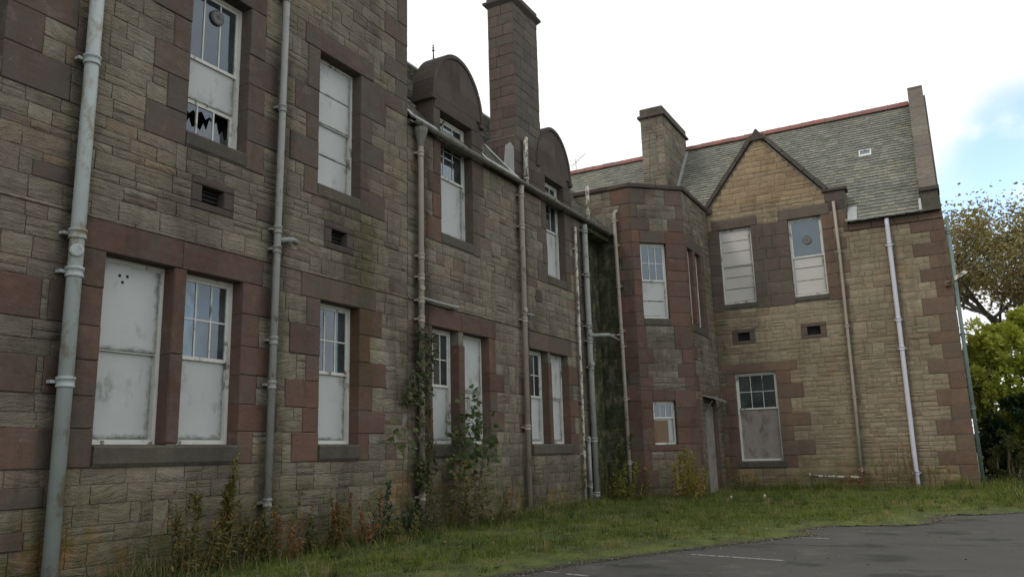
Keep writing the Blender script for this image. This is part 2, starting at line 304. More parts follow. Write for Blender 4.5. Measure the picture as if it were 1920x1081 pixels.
# ------------------------------------------------------------------ building helpers
class Frame:
    """local axes on a wall face: a along it, b up, c outward"""
    def __init__(s, O, u):
        u = Vector((u[0], u[1], 0)).normalized(); z = Vector((0, 0, 1)); n = u.cross(z)
        s.m = Matrix.Translation(Vector(O)) @ Matrix((u, z, n)).transposed().to_4x4()
    def p(s, a, b, c=0): return s.m @ Vector((a, b, c))
WF = Matrix.Identity(4)
class WorldF: m = WF
def thing(name, label, cat, loc=(0, 0, 0), group=None):
    o = bpy.data.objects.new(name, None); o.empty_display_size = .2; COL.objects.link(o); o.location = loc
    o['label'] = label; o['category'] = cat
    if group: o['group'] = group
    return o
def wloc(o):
    p = Vector((0, 0, 0))
    while o is not None: p += o.location; o = o.parent
    return p
def link(name, me, parent=None, mat4=None, kind=None, label=None):
    """add an object; mat4 is its wanted world matrix; parents carry location only"""
    o = bpy.data.objects.new(name, me); COL.objects.link(o)
    mw = mat4.copy() if mat4 is not None else Matrix.Identity(4)
    if parent is not None:
        o.parent = parent
        o.matrix_basis = Matrix.Translation(-ABS[parent.name]) @ mw
        # parts that are parents themselves must have no rotation: see PB.build
    else: o.matrix_basis = mw
    ABS[o.name] = mw.translation.copy()
    if kind: o['kind'] = kind
    if label: o['label'] = label
    return o
ABS = {}
def root(name, label, cat, loc, group=None):
    o = thing(name, label, cat, loc, group); ABS[o.name] = Vector(loc); return o

class PB:
    """collects polygons and builds them as one mesh object in world axes, origin at its centre"""
    def __init__(s, F=None): s.v = []; s.f = []; s.tone = []; s.m = (F.m if F else WF)
    def add(s, vs, fs, tone=0.):
        n = len(s.v); s.v += [s.m @ Vector(v) for v in vs]
        for f in fs: s.f.append([i + n for i in f]); s.tone.append(tone)
    def quad(s, *vs, tone=0.): s.add(vs, [list(range(len(vs)))], tone)
    def box(s, a0, a1, b0, b1, c0, c1, ch=0, tone=0.):
        if ch <= 0:
            vs = [(a, b, c) for c in (c0, c1) for b in (b0, b1) for a in (a0, a1)]
            s.add(vs, [(0, 2, 3, 1), (4, 5, 7, 6), (0, 1, 5, 4), (2, 6, 7, 3), (0, 4, 6, 2), (1, 3, 7, 5)], tone)
        else:
            j = lambda: random.uniform(-.35, .35) * ch
            vs = [(a0, b0, c0), (a1, b0, c0), (a1, b1, c0), (a0, b1, c0)]
            vs += [(a0, b0, c1 - ch), (a1, b0, c1 - ch), (a1, b1, c1 - ch), (a0, b1, c1 - ch)]
            vs += [(a0 + ch + j(), b0 + ch + j(), c1), (a1 - ch + j(), b0 + ch + j(), c1), (a1 - ch + j(), b1 - ch + j(), c1), (a0 + ch + j(), b1 - ch + j(), c1)]
            fs = [(0, 3, 2, 1), (8, 9, 10, 11)]
            for i in range(4):
                k = (i + 1) % 4; fs += [(i, k, k + 4, i + 4), (i + 4, k + 4, k + 8, i + 8)]
            s.add(vs, fs, tone)
    def prism(s, poly, c0, c1, tone=0.):
        """poly: counter-clockwise (a,b) outline, extruded along c"""
        n = len(poly); vs = [(a, b, c0) for a, b in poly] + [(a, b, c1) for a, b in poly]
        s.add(vs, [list(range(n))[::-1], [i + n for i in range(n)]] + [(i, (i + 1) % n, (i + 1) % n + n, i + n) for i in range(n)], tone)
    def tube(s, pts, rs, n=8, tone=0., cap=True):
        pts = [Vector(p) for p in pts]
        if not isinstance(rs, (list, tuple)): rs = [rs] * len(pts)
        vs = []; prev = None
        for i, p in enumerate(pts):
            d = (pts[min(i + 1, len(pts) - 1)] - pts[max(i - 1, 0)]).normalized()
            if prev is None:
                x = d.orthogonal().normalized()
            else:
                x = prev - d * prev.dot(d)
                x = x.normalized() if x.length > 1e-5 else d.orthogonal().normalized()
            y = d.cross(x); prev = x
            for k in range(n):
                an = 2 * math.pi * k / n; vs.append(p + (x * math.cos(an) + y * math.sin(an)) * rs[i])
        fs = [(i * n + k, i * n + (k + 1) % n, (i + 1) * n + (k + 1) % n, (i + 1) * n + k) for i in range(len(pts) - 1) for k in range(n)]
        if cap: fs += [list(range(n))[::-1], [(len(pts) - 1) * n + k for k in range(n)]]
        s.add(vs, fs, tone)
    def build(s, name, mat, parent=None, smooth=False, kind=None, label=None, tag=None):
        V = np.array([tuple(v) for v in s.v], dtype=float)
        c = (V.min(0) + V.max(0)) / 2; V = V - c
        me = bpy.data.meshes.new(name); me.from_pydata(V.tolist(), [], s.f)
        mats = mat if isinstance(mat, list) else [mat]
        for m in mats: me.materials.append(m)
        if smooth: me.polygons.foreach_set('use_smooth', [True] * len(s.f))
        at = me.attributes.new('tone', 'FLOAT', 'FACE'); at.data.foreach_set('value', s.tone)
        me.update()
        return link(name, me, parent, Matrix.Translation(Vector(c)), kind, label)

def px(p):
    q = Vector(p) - CAMP; z = q.dot(CF)
    if z < .3: return None
    return 960 + 1524 * q.dot(CR) / z, 540.5 + 1524 * q.dot(CD) / z, z

# template stones: rock-faced block, unit width and height, true depth
def stone_template(k, amp=.022, n=(5, 4)):
    r_ = random.Random(k); na, nb = n; vs = []
    for j in range(nb):
        for i in range(na):
            a = i / (na - 1) - .5; b = j / (nb - 1) - .5
            edge = i in (0, na - 1) or j in (0, nb - 1)
            a += r_.uniform(-.012, .012) if edge else r_.uniform(-.05, .05)
            b += r_.uniform(-.02, .02) if edge else r_.uniform(-.06, .06)
            vs.append((a, b, r_.uniform(-.006, .002) if edge else r_.uniform(.1, 1.0) * amp))
    fs = [(j * na + i, j * na + i + 1, (j + 1) * na + i + 1, (j + 1) * na + i) for j in range(nb - 1) for i in range(na - 1)]
    ring = [i for i in range(na)] + [j * na + na - 1 for j in range(1, nb)] + [(nb - 1) * na + i for i in range(na - 2, -1, -1)] + [j * na for j in range(nb - 2, 0, -1)]
    m = len(vs); vs += [vs[i] for i in ring]; vs += [(vs[i][0], vs[i][1], -.05) for i in ring]
    L = len(ring); fs += [(m + k2, m + L + k2, m + L + (k2 + 1) % L, m + (k2 + 1) % L) for k2 in range(L)]
    return vs, fs
TPL = [stone_template(i, (.013 if i < 12 else .024)) for i in range(18)]
TMESH = {}
def tmesh(i, matkey):
    if (i, matkey) not in TMESH:
        me = bpy.data.meshes.new('stone'); me.from_pydata(TPL[i][0], [], TPL[i][1]); me.materials.append(M[matkey])
        me.polygons.foreach_set('use_smooth', [True] * len(TPL[i][1])); TMESH[(i, matkey)] = me
    return TMESH[(i, matkey)]

def subtract(iv, cut):
    out = []
    for a, b in iv:
        if cut[1] <= a or cut[0] >= b: out.append((a, b)); continue
        if cut[0] > a: out.append((a, cut[0]))
        if cut[1] < b: out.append((cut[1], b))
    return out
def make_courses(b0, b1, crit, h0, h1):
    cs = sorted(set([round(x, 3) for x in [b0, b1] + [c for c in crit if b0 < c < b1]]))
    out = [cs[0]]
    for x, y in zip(cs, cs[1:]):
        n = max(1, round((y - x) / U(h0, h1))); 
        ws = [U(.8, 1.25) for _ in range(n)]; S = sum(ws); acc = x
        for w_ in ws[:-1]: acc += (y - x) * w_ / S; out.append(acc)
        out.append(y)
    return out
def stones(parent, F, a0, a1, courses, excl, wr, mk, cap=300, clip=None, joint=.012, jump=.13, split=.14, off=0.0):
    """lay a rubble wall: the largest in view are separate objects, the rest one part"""
    L = []; blocked = []
    for i in range(len(courses) - 1):
        b0, b1 = courses[i], courses[i + 1]; h = b1 - b0; mid = (b0 + b1) / 2
        iv = [(a0, a1)] if clip is None else ([clip(b0, b1)] if clip(b0, b1) else [])
        for e in excl:
            if e[2] < mid < e[3]: iv = subtract(iv, (e[0], e[1]))
        for e in blocked: iv = subtract(iv, e)
        blocked = []
        for x0, x1 in iv:
            if x1 - x0 < .05: continue
            x = x0
            while x < x1 - 1e-4:
                wd = U(*wr) * (1.0 if h > .17 else .9)
                if rnd() < .12: wd *= .5
                e = x + wd
                if x1 - e < wr[0] * .6: e = x1
                r = rnd()
                if r < split and h > .16 and e - x > .2:
                    q = b0 + h * U(.4, .6); L.append((x, e, b0, q)); L.append((x, e, q, b1))
                elif r < split + jump and i + 2 < len(courses) and clip is None and e - x < .5:
                    nb = courses[i + 2]; nm = (b1 + nb) / 2
                    if nb - b0 < .5 and not any(g[2] < nm < g[3] and g[0] < e and g[1] > x for g in excl):
                        L.append((x, e, b0, nb)); blocked.append((x, e))
                    else: L.append((x, e, b0, b1))
                else: L.append((x, e, b0, b1))
                x = e
    sc = []
    for s in L:
        c = F.p((s[0] + s[1]) / 2, (s[2] + s[3]) / 2, 0); q = px(c)
        v = 0
        if q and -15 < q[0] < 1935 and -15 < q[1] < 1096: v = (s[1] - s[0]) * (s[3] - s[2]) / q[2] ** 2
        sc.append(v)
    order = sorted(range(len(L)), key=lambda i: -sc[i])
    solo = set(i for i in order[:cap] if sc[i] > 0)
    pb = PB(F)
    for i, s in enumerate(L):
        k = random.randrange(len(TPL)); w_ = s[1] - s[0] - joint; h_ = s[3] - s[2] - joint
        if w_ < .02 or h_ < .02: continue
        d = U(-.004, .007) + off; ca = (s[0] + s[1]) / 2; cb = (s[2] + s[3]) / 2
        if i in solo:
            link('stone', tmesh(k, mk + '_obj'), parent, F.m @ Matrix.Translation((ca, cb, d)) @ Matrix.Diagonal((w_, h_, 1, 1)))
        else:
            pb.add([(ca + v[0] * w_, cb + v[1] * h_, d + v[2]) for v in TPL[k][0]], TPL[k][1], rnd())
    if pb.v: pb.build('stonework', M[mk + '_att'], parent, True, 'stuff')
def backing(parent, F, a0, a1, b0, b1, holes, thick=.5, front=-.012, name='wall', poly=None, cap=True):
    holes = [(max(a0, h[0] - .03), min(a1, h[1] + .03), max(b0, h[2] - .03), min(b1, h[3] + .03)) for h in holes]
    pb = PB(F); A = sorted(set([a0, a1] + [h[k] for h in holes for k in (0, 1)])); B = sorted(set([b0, b1] + [h[k] for h in holes for k in (2, 3)]))
    for x0, x1 in zip(A, A[1:]):
        for y0, y1 in zip(B, B[1:]):
            mx, my = (x0 + x1) / 2, (y0 + y1) / 2
            if mx < a0 or mx > a1 or my < b0 or my > b1 or any(h[0] < mx < h[1] and h[2] < my < h[3] for h in holes): continue
            pb.quad((x0, y0, front), (x1, y0, front), (x1, y1, front), (x0, y1, front))
            pb.quad((x0, y0, -thick), (x0, y1, -thick), (x1, y1, -thick), (x1, y0, -thick))
    for h in holes:
        x0, x1, y0, y1 = h[:4]
        for q in (((x0, y0), (x1, y0)), ((x1, y0), (x1, y1)), ((x1, y1), (x0, y1)), ((x0, y1), (x0, y0))):
            (p, r), (s_, t_) = q
            if r == t_ and (r == b1 or r == b0): continue
            pb.quad((p, r, front), (s_, t_, front), (s_, t_, -thick), (p, r, -thick))
    if poly:
        pb.prism(poly, -thick, front)
    for x in (a0, a1): pb.quad((x, b0, front), (x, b1, front), (x, b1, -thick), (x, b0, -thick))
    if cap: pb.quad((a0, b1, front), (a1, b1, front), (a1, b1, -thick), (a0, b1, -thick))
    return pb.build(name, M['mortar'], parent)
def block(parent, F, a0, a1, b0, b1, mk, c1=.014, depth=.26, g=.003, name='ashlar_block', ch=.012, label=None):
    pb = PB(F); c1 += U(-.006, .006); x0, x1, y0, y1 = a0 + g, a1 - g, b0 + g, b1 - g
    ch = min(ch, (x1 - x0) * .2, (y1 - y0) * .2)
    def ring(ins, c, jt):
        P_ = []
        for (p, q, r, t_) in ((x0, y0, x1, y0), (x1, y0, x1, y1), (x1, y1, x0, y1), (x0, y1, x0, y0)):
            for f in (0, .33, .66):
                x, y = p + (r - p) * f, q + (t_ - q) * f
                x = min(max(x, x0 + ins), x1 - ins); y = min(max(y, y0 + ins), y1 - ins)
                P_.append((x + U(-1, 1) * jt, y + U(-1, 1) * jt, c + (U(-.002, .002) if jt else 0)))
        return P_
    r1, r2, r3 = ring(0, -depth, 0), ring(0, c1 - ch, 0), ring(ch, c1, ch * .45)
    n = 12; cen = ((x0 + x1) / 2, (y0 + y1) / 2, c1 + U(-.002, .006))
    fs = [(i, (i + 1) % n, n + (i + 1) % n, n + i) for i in range(n)] + [(n + i, n + (i + 1) % n, 2 * n + (i + 1) % n, 2 * n + i) for i in range(n)] + [(2 * n + i, 2 * n + (i + 1) % n, 3 * n) for i in range(n)]
    pb.add(r1 + r2 + r3 + [cen], fs)
    return pb.build(name, M[mk], parent, label=label)
def groups(courses, b0, b1, hmin=.30):
    cs = [c for c in courses if b0 - 1e-3 <= c <= b1 + 1e-3]; out = []; s = cs[0]
    for c in cs[1:]:
        if c - s >= hmin: out.append((s, c)); s = c
    if s < cs[-1] - 1e-3:
        if out: out[-1] = (out[-1][0], cs[-1])
        else: out.append((s, cs[-1]))
    return out
def jamb(parent, F, courses, a, side, b0, b1, mk, excl, ws=(.32, .62), start=0, hmin=.30, depth=.26):
    """in-and-out quoins up one side of an opening; side -1 runs to smaller a"""
    for i, (y0, y1) in enumerate(groups(courses, b0, b1, hmin)):
        w_ = (ws[0] if (i + start) % 2 else ws[1]) * U(.85, 1.15)
        x0, x1 = (a - w_, a) if side < 0 else (a, a + w_)
        block(parent, F, x0, x1, y0, y1, mk, depth=depth); excl.append((x0, x1, y0, y1))

# ------------------------------------------------------------------ windows
def pane(parent, F, a0, a1, b0, b1, c, name='pane'):
    pb = PB(F); pb.box(a0, a1, b0, b1, c - .004, c); pb.build(name, M['glass'], parent)
def sash(win, F, a0, a1, b0, b1, c, kind, rail=.045):
    """one sliding sash of a window"""
    pb = PB(F)
    pb.box(a0, a0 + rail, b0, b1, c - .04, c); pb.box(a1 - rail, a1, b0, b1, c - .04, c)
    pb.box(a0 + rail, a1 - rail, b0, b0 + rail * 1.2, c - .04, c - .001); pb.box(a0 + rail, a1 - rail, b1 - rail, b1, c - .04, c - .001)
    pb.build('sash', M['paint'], win)
    x0, x1, y0, y1 = a0 + rail, a1 - rail, b0 + rail * 1.2, b1 - rail
    k = kind[0]
    if k == 'board':       # kind: ('board', [seam fractions], material)
        cuts = [0] + list(kind[1]) + [1]; mk = kind[2] if len(kind) > 2 else 'board'
        for f0, f1 in zip(cuts, cuts[1:]):
            p = PB(F); j = U(-.003, .003)
            ya, yb = b0 + .012 + (b1 - b0 - .024) * f0, b0 + .012 + (b1 - b0 - .024) * f1
            p.box(a0 + .012, a1 - .012, ya + .006, yb - .006, c - .02, c + .012 + j, .003)
            p.build('board', M[mk], win)
        if len(kind) > 3:
            for (fx, fy) in kind[3]:
                p = PB(F); ax = a0 + (a1 - a0) * fx; by = b0 + (b1 - b0) * fy
                p.prism([(ax + .018 * math.cos(q * .785) * (1 + .3 * math.sin(q * 2.1)), by + .024 * math.sin(q * .785)) for q in range(8)], c + .010, c + .019)
                p.build('hole', M['void'], win)
    elif k == 'glass':     # ('glass', columns, rows)
        nc, nr = kind[1], kind[2]; bar = PB(F)
        xs = [x0 + (x1 - x0) * i / nc for i in range(nc + 1)]; ys = [y0 + (y1 - y0) * i / nr for i in range(nr + 1)]
        for x in xs[1:-1]: bar.box(x - .011, x + .011, y0, y1, c - .035, c - .004)
        for y in ys[1:-1]: bar.box(x0, x1, y - .011, y + .011, c - .034, c - .005)
        if bar.v: bar.build('glazing_bar', M['paint'], win)
        for i in range(nc):
            for j in range(nr): pane(win, F, xs[i], xs[i + 1], ys[j], ys[j + 1], c - .018 + U(-.001, .001))
    elif k == 'broken':
        nc = kind[1]; bar = PB(F); xs = [x0 + (x1 - x0) * i / nc for i in range(nc + 1)]
        for x in xs[1:-1]: bar.box(x - .014, x + .014, y0, y1, c - .035, c - .004)
        bar.build('glazing_bar', M['paint'], win)
        for i in range(nc):
            xa, xb = xs[i], xs[i + 1]; wv = xb - xa; hv = y1 - y0
            L1 = [(xa, y0), (xb, y0), (xb, y0 + hv * .32), (xb - wv * .25, y0 + hv * .22), (xb - wv * .42, y0 + hv * .5), (xb - wv * .6, y0 + hv * .3), (xa + wv * .22, y0 + hv * .72), (xa, y0 + hv * .55)]
            L2 = [(xa, y1), (xa, y1 - hv * .22), (xa + wv * .3, y1 - hv * .12), (xa + wv * .55, y1 - hv * .34), (xb - wv * .2, y1 - hv * .18), (xb, y1 - hv * .3), (xb, y1)]
            if i == 1: L1 = [(2 * (xa + xb) / 2 - x, y) for x, y in L1][::-1]
            for poly in (L1, L2) if i != 2 else (L1,):
                p = PB(F); p.prism(poly, c - .022, c - .018); p.build('broken_pane', M['glass'], win)
def window(bld, F, a0, a1, b0, b1, up, lo, mid=.5, r=.2, label=None, disc=None, frame_w=.055, third=None, blind=False):
    pb = PB(F); fw = frame_w
    pb.box(a0, a0 + fw, b0, b1, -r - .14, -r); pb.box(a1 - fw, a1, b0, b1, -r - .14, -r)
    pb.box(a0 + fw, a1 - fw, b1 - fw, b1, -r - .14, -r - .002); pb.box(a0 + fw, a1 - fw, b0, b0 + fw, -r - .14, -r + .015)
    win = pb.build('window', M['paint'], bld, label=label)
    x0, x1, y0, y1 = a0 + fw, a1 - fw, b0 + fw, b1 - fw; ym = y0 + (y1 - y0) * mid
    sash(win, F, x0, x1, ym - .02, y1, -r - .02, up)
    if third:
        y3 = y0 + (y1 - y0) * third[0]
        sash(win, F, x0, x1, y0, y3, -r - .075, third[1]); sash(win, F, x0 + .001, x1 - .001, y3, ym + .015, -r - .072, lo)
    else: sash(win, F, x0, x1, y0, ym + .02, -r - .075, lo)
    if disc:
        p = PB(F); ca, cb = x0 + (x1 - x0) * disc[0], y0 + (y1 - y0) * disc[1]; rr = disc[2]
        p.prism([(ca + rr * math.cos(q * math.pi / 12), cb + rr * math.sin(q * math.pi / 12)) for q in range(24)], -r - .036, -r + .0)
        d_ = p.build('round_ventilator', M['interior'], win)
        p = PB(F)
        for q in range(16):
            an = q * math.pi / 8; p.prism([(ca + rr * f * math.cos(an + g), cb + rr * f * math.sin(an + g)) for f, g in ((.35, -.06), (.8, -.05), (.8, .05), (.35, .06))], -r + .0, -r + .008)
        p.build('ventilator_slots', M['lead'], win)
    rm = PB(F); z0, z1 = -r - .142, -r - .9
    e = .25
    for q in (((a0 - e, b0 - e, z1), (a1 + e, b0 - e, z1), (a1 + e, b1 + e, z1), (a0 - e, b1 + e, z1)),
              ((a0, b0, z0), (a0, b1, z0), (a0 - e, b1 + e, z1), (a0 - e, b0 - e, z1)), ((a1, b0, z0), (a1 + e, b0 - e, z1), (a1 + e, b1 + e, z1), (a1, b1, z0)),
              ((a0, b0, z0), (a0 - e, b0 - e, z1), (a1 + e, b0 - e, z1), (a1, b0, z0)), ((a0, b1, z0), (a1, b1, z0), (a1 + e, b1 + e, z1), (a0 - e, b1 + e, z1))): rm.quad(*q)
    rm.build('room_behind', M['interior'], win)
    if blind:
        p = PB(F); p.box(x0, x0 + (x1 - x0) * .62, ym + .05, y1, -r - .30, -r - .29); p.build('blind', M['curtain'], win)
    return win
def sill(bld, F, a0, a1, b0, b1, mk='sill', out=.05, r=.2):
    pb = PB(F)
    pb.prism([(0, 0), (1, 0), (1, 1), (0, 1)], 0, 1) if False else None
    vs = []
    for a in (a0, a1): vs += [(a, b0, -r - .15), (a, b0, out - .03), (a, b0 + .05, out), (a, b1 - .05, out + .004), (a, b1 - .02, out - .02), (a, b1, -r - .01), (a, b1, -r - .15)]
    n = 7; fs = [list(range(n)), [n + i for i in range(n)][::-1]] + [(i, i + n, (i + 1) % n + n, (i + 1) % n) for i in range(n)]
    pb.add(vs, fs); return pb.build('sill', M[mk], bld)
def vent(bld, F, a0, a1, b0, b1, mk, excl, holes, e=.2):
    holes.append((a0, a1, b0, b1)); excl.append((a0 - e, a1 + e, b0 - .12, b1 + .12))
    for x0, x1, y0, y1 in ((a0 - e, a1 + e, b1, b1 + .12), (a0 - e, a1 + e, b0 - .12, b0), (a0 - e, a0, b0, b1), (a1, a1 + e, b0, b1)): block(bld, F, x0, x1, y0, y1, mk, depth=.2)
    p = PB(F); p.box(a0, a1, b0, b1, -.25, -.17)
    v = p.build('wall_vent', M['void'], bld)
    p = PB(F)
    for k in range(4): y = b0 + (b1 - b0) * (k + .5) / 4; p.box(a0, a1, y - .014, y + .014, -.17, -.13)
    p.build('grille', M['void'], v)

def face_blocks(parent, F, a0, a1, b0, b1, hs, ws, mks, excl=(), depth=.15, c1=.012, ch=.007):
    b = b0; k = 0
    while b < b1 - .02:
        h = U(*hs); e = b + h
        if b1 - e < hs[0] * .6: e = b1
        a = a0; first = True
        while a < a1 - .01:
            w_ = U(*ws) * ((.6 if k % 2 else 1) if first else 1); x = a + w_; first = False
            if a1 - x < ws[0] * .6: x = a1
            mx, my = (a + x) / 2, (b + e) / 2
            if not any(q[0] < mx < q[1] and q[2] < my < q[3] for q in excl): block(parent, F, a, x, b, e, random.choice(mks), c1=c1, depth=depth, ch=ch)
            a = x
        b = e; k += 1
def string_course(parent, F, a0, a1, b, mk='left_obj', h=.05, out=.045, L=1.1, name='string_course_stone'):
    a = a0
    while a < a1 - .01:
        e = min(a1, a + L * U(.8, 1.2))
        if a1 - e < .2: e = a1
        block(parent, F, a, e, b, b + h, mk, c1=out, depth=.1, name=name, ch=.012); a = e

class Slope:
    def __init__(s, O, u, v):
        u = Vector(u).normalized(); v = Vector(v).normalized(); n = u.cross(v)
        s.m = Matrix.Translation(Vector(O)) @ Matrix((u, v, n)).transposed().to_4x4()
    def p(s, a, b, c=0): return s.m @ Vector((a, b, c))
def slate_tpl(k):
    r_ = random.Random(k + 50); j = lambda q: r_.uniform(-q, q)
    l, r, t0 = -.5, .5, .5
    b1, b2 = -.5 + j(.08), -.5 + j(.08)
    vs = [(l, t0, 0), (r, t0, 0), (r, b2, .026), (l, b1, .026), (r, b2, .004), (l, b1, .004), ((l + r) / 2, min(b1, b2) + j(.05), .03)]
    return vs, [(0, 3, 6, 2, 1), (3, 5, 4, 2, 6), (0, 5, 3), (1, 2, 4)]
STP = [slate_tpl(i) for i in range(10)]; SMESH = []
for v_, f_ in STP:
    me_ = bpy.data.meshes.new('slate'); me_.from_pydata(v_, [], f_); me_.materials.append(M['slate_obj']); SMESH.append(me_)
def slates(roof, S, a0, a1, L, w_=.25, ex=.17, cap=300, cut=None):
    lst = []; b = 0; k = 0
    while b < L - .02:
        e = ex * U(.94, 1.06) * (1.12 - .25 * b / L); a = a0 - (w_ * .5 if k % 2 else 0)
        while a < a1:
            ww = w_ * U(.75, 1.25); x0, x1 = max(a, a0), min(a + ww, a1)
            if x1 - x0 > .05 and not (cut and cut((x0 + x1) / 2, b + e / 2)): lst.append((x0, x1, b, b + e))
            a += ww
        b += e; k += 1
    sc = []
    for s in lst:
        q = px(S.p((s[0] + s[1]) / 2, (s[2] + s[3]) / 2)); sc.append((s[1] - s[0]) / q[2] ** 2 if q and 0 < q[0] < 1920 and 0 < q[1] < 1081 else 0)
    order = sorted(range(len(lst)), key=lambda i: -sc[i]); solo = set(i for i in order[:cap] if sc[i] > 0)
    pb = PB(S)
    for i, s in enumerate(lst):
        k = random.randrange(10); ca, cb = (s[0] + s[1]) / 2, (s[2] + s[3]) / 2; w2, h2 = s[1] - s[0] - .006, (s[3] - s[2]) * 1.12; d = U(0, .006)
        if i in solo: link('slate', SMESH[k], roof, S.m @ Matrix.Translation((ca, cb, d)) @ Matrix.Diagonal((w2, h2, 1, 1)))
        else: pb.add([(ca + v[0] * w2, cb + v[1] * h2, d + v[2]) for v in STP[k][0]], STP[k][1], rnd())
    if pb.v: pb.build('slating', M['slate_att'], roof, False, 'stuff')

FL = Frame((0, 0, 0), (0, 1))
UP = 4.80
# ================================================================== TALL BLOCK (left, nearest)
tall = root('tall_block', 'tall near block of grey buff rubble with red dressings, filling the left', 'building', (0, 5, 0))
bl = ('board', [])
ex, ho = [], []
w_open = [(6.68, 7.78, 1.8, 4.33), (8.0, 9.07, 1.8, 4.33), (10.88, 11.95, 1.8, 4.33), (7.84, 9.02, 6.5, 9.1), (10.74, 11.93, 6.5, 9.1), (3.6, 4.85, 1.8, 4.33), (3.95, 5.1, 6.5, 9.1)]
ho += w_open; ex += w_open
crit = [.08, 1.5, 1.8, 4.33, 4.75, 4.80, 5.43, 5.70, 5.31, 5.82, 6.22, 6.5, 9.1, 9.5, 8.75]
crs = make_courses(.08, 11.6, crit, .19, .30)
crs = [c for i, c in enumerate(crs) if abs(c - 5.31) < .001 or i == 0 or c - crs[i - 1] > .02]
wall = backing(tall, FL, -3, 13.5, -.4, 11.65, ho + [(8.19, 8.61, 5.43, 5.70), (11.14, 11.56, 5.43, 5.70)], name='wall')
for (a0, a1, b0, b1) in ((8.19, 8.61, 5.43, 5.70), (11.14, 11.56, 5.43, 5.70)): vent(tall, FL, a0, a1, b0, b1, 'dark', ex, [])
def lintel(bld, F, a0, a1, b0, b1, mk, exl, e=.35, cuts=()):
    xs = [a0 - e] + list(cuts) + [a1 + e]
    for x, y in zip(xs, xs[1:]): block(bld, F, x, y, b0, b1, mk, depth=.26, name='lintel', ch=.012)
    exl.append((a0 - e, a1 + e, b0, b1))
lintel(tall, FL, 6.68, 9.07, 4.33, 4.75, 'red', ex, .42, (7.9,))
lintel(tall, FL, 10.88, 11.95, 4.33, 4.75, 'redd', ex, .5)
lintel(tall, FL, 3.6, 4.85, 4.33, 4.75, 'red', ex, .4)
lintel(tall, FL, 7.84, 9.02, 9.1, 9.5, 'dark', ex, .35); lintel(tall, FL, 10.74, 11.93, 9.1, 9.5, 'redd', ex, .4); lintel(tall, FL, 3.95, 5.1, 9.1, 9.5, 'redd', ex, .4)
for a, sd, b0, b1, mk, st in ((6.68, -1, 1.5, 4.33, 'red', 0), (9.07, 1, 1.5, 4.33, 'red', 1), (10.88, -1, 1.5, 4.33, 'red', 0), (11.95, 1, 1.5, 4.33, 'red', 1), (4.85, 1, 1.5, 4.33, 'red', 0),
                              (7.84, -1, 6.22, 9.1, 'redd', 0), (9.02, 1, 6.22, 9.1, 'redd', 1), (10.74, -1, 6.22, 9.1, 'redd', 1), (11.93, 1, 6.22, 9.1, 'redd', 0), (5.1, 1, 6.22, 9.1, 'redd', 0)):
    jamb(tall, FL, crs, a, sd, b0, b1, mk, ex, ws=(.36, .74) if a not in (4.85, 5.1) else (.5, 1.0), start=st, hmin=.36)
for y0, y1 in groups(crs, 1.8, 4.33, 1.1): block(tall, FL, 7.78, 8.0, y0, y1, 'red', name='mullion', ch=.02)
ex.append((7.78, 8.0, 1.8, 4.33))
for a0, a1 in ((6.68, 7.89), (7.89, 9.07), (10.88, 11.95), (3.6, 4.85)): sill(tall, FL, a0 - .0, a1, 1.5, 1.8); ex.append((a0, a1, 1.5, 1.8))
for a0, a1 in ((7.84, 9.02), (10.74, 11.93), (3.95, 5.1)): sill(tall, FL, a0, a1, 6.22, 6.5, 'sill', .02); ex.append((a0, a1, 6.22, 6.5))
# odd red bonders and a red band in the rubble, quoins at the free corner above the lower eaves
for (x0, x1, i) in ((5.3, 6.1, 4), (9.5, 10.2, 14), (5.25, 5.9, 2), (12.6, 13.2, 9), (5.6, 6.3, 22), (9.3, 9.9, 24), (12.7, 13.2, 25)):
    if i + 1 < len(crs) and not any(q[0] < x1 and q[1] > x0 and q[2] < crs[i + 1] and q[3] > crs[i] for q in ex):
        block(tall, FL, x0, x1, crs[i], crs[i + 1], 'redd'); ex.append((x0, x1, crs[i], crs[i + 1]))
jamb(tall, FL, crs, 13.5, -1, 8.75, 11.6, 'redd', ex, ws=(.38, .75), depth=.4)
ex.append((-3, 13.5, 4.75, 4.80))
stones(wall, FL, -1.5, 13.5, crs, ex, (.28, .66), 'left')
stones(wall, FL, -1.5, 13.5, [-.34, -.12, .08], [], (.4, .8), 'left', cap=0, off=.045)
string_course(tall, FL, -1.5, 13.5, 4.75, out=.022)
pb = PB(FL); pb.prism([(0, 0), (1, 0), (1, 1), (0, 1)], 0, .001)
for k in range(14):
    a = -3 + k * 1.18; block(tall, FL, a, min(a + 1.18, 13.62), 11.65, 11.9, 'dark', c1=.13, depth=.4, name='cornice_stone', ch=.03)
window(tall, FL, 6.68, 7.78, 1.8, 4.33, ('board', [], 'board', [(.33, .86), (.45, .865), (.38, .79)]), bl, .5, .22, label='white boarded window with small holes in the upper board')
window(tall, FL, 8.0, 9.07, 1.8, 4.33, ('glass', 3, 2), bl, .50, .22, label='window with six small panes above a white board', blind=True)
window(tall, FL, 10.88, 11.95, 1.8, 4.33, ('glass', 3, 2), bl, .50, .22, label='window with reflecting panes above a white board', blind=True)
window(tall, FL, 7.84, 9.02, 6.5, 9.1, ('glass', 3, 1), bl, .52, .22, label='window with a round ventilator, a board and broken panes below', disc=(.58, .88, .13), third=(.24, ('broken', 3)), blind=True)
window(tall, FL, 10.74, 11.93, 6.5, 9.1, ('board', [.5]), ('board', [.5]), .50, .22, label='window wholly covered by four white boards')
window(tall, FL, 3.6, 4.85, 1.8, 4.33, bl, bl, .5, .22)
window(tall, FL, 3.95, 5.1, 6.5, 9.1, ('board', [.5], 'boardw'), ('board', [.5], 'boardw'), .5, .22)
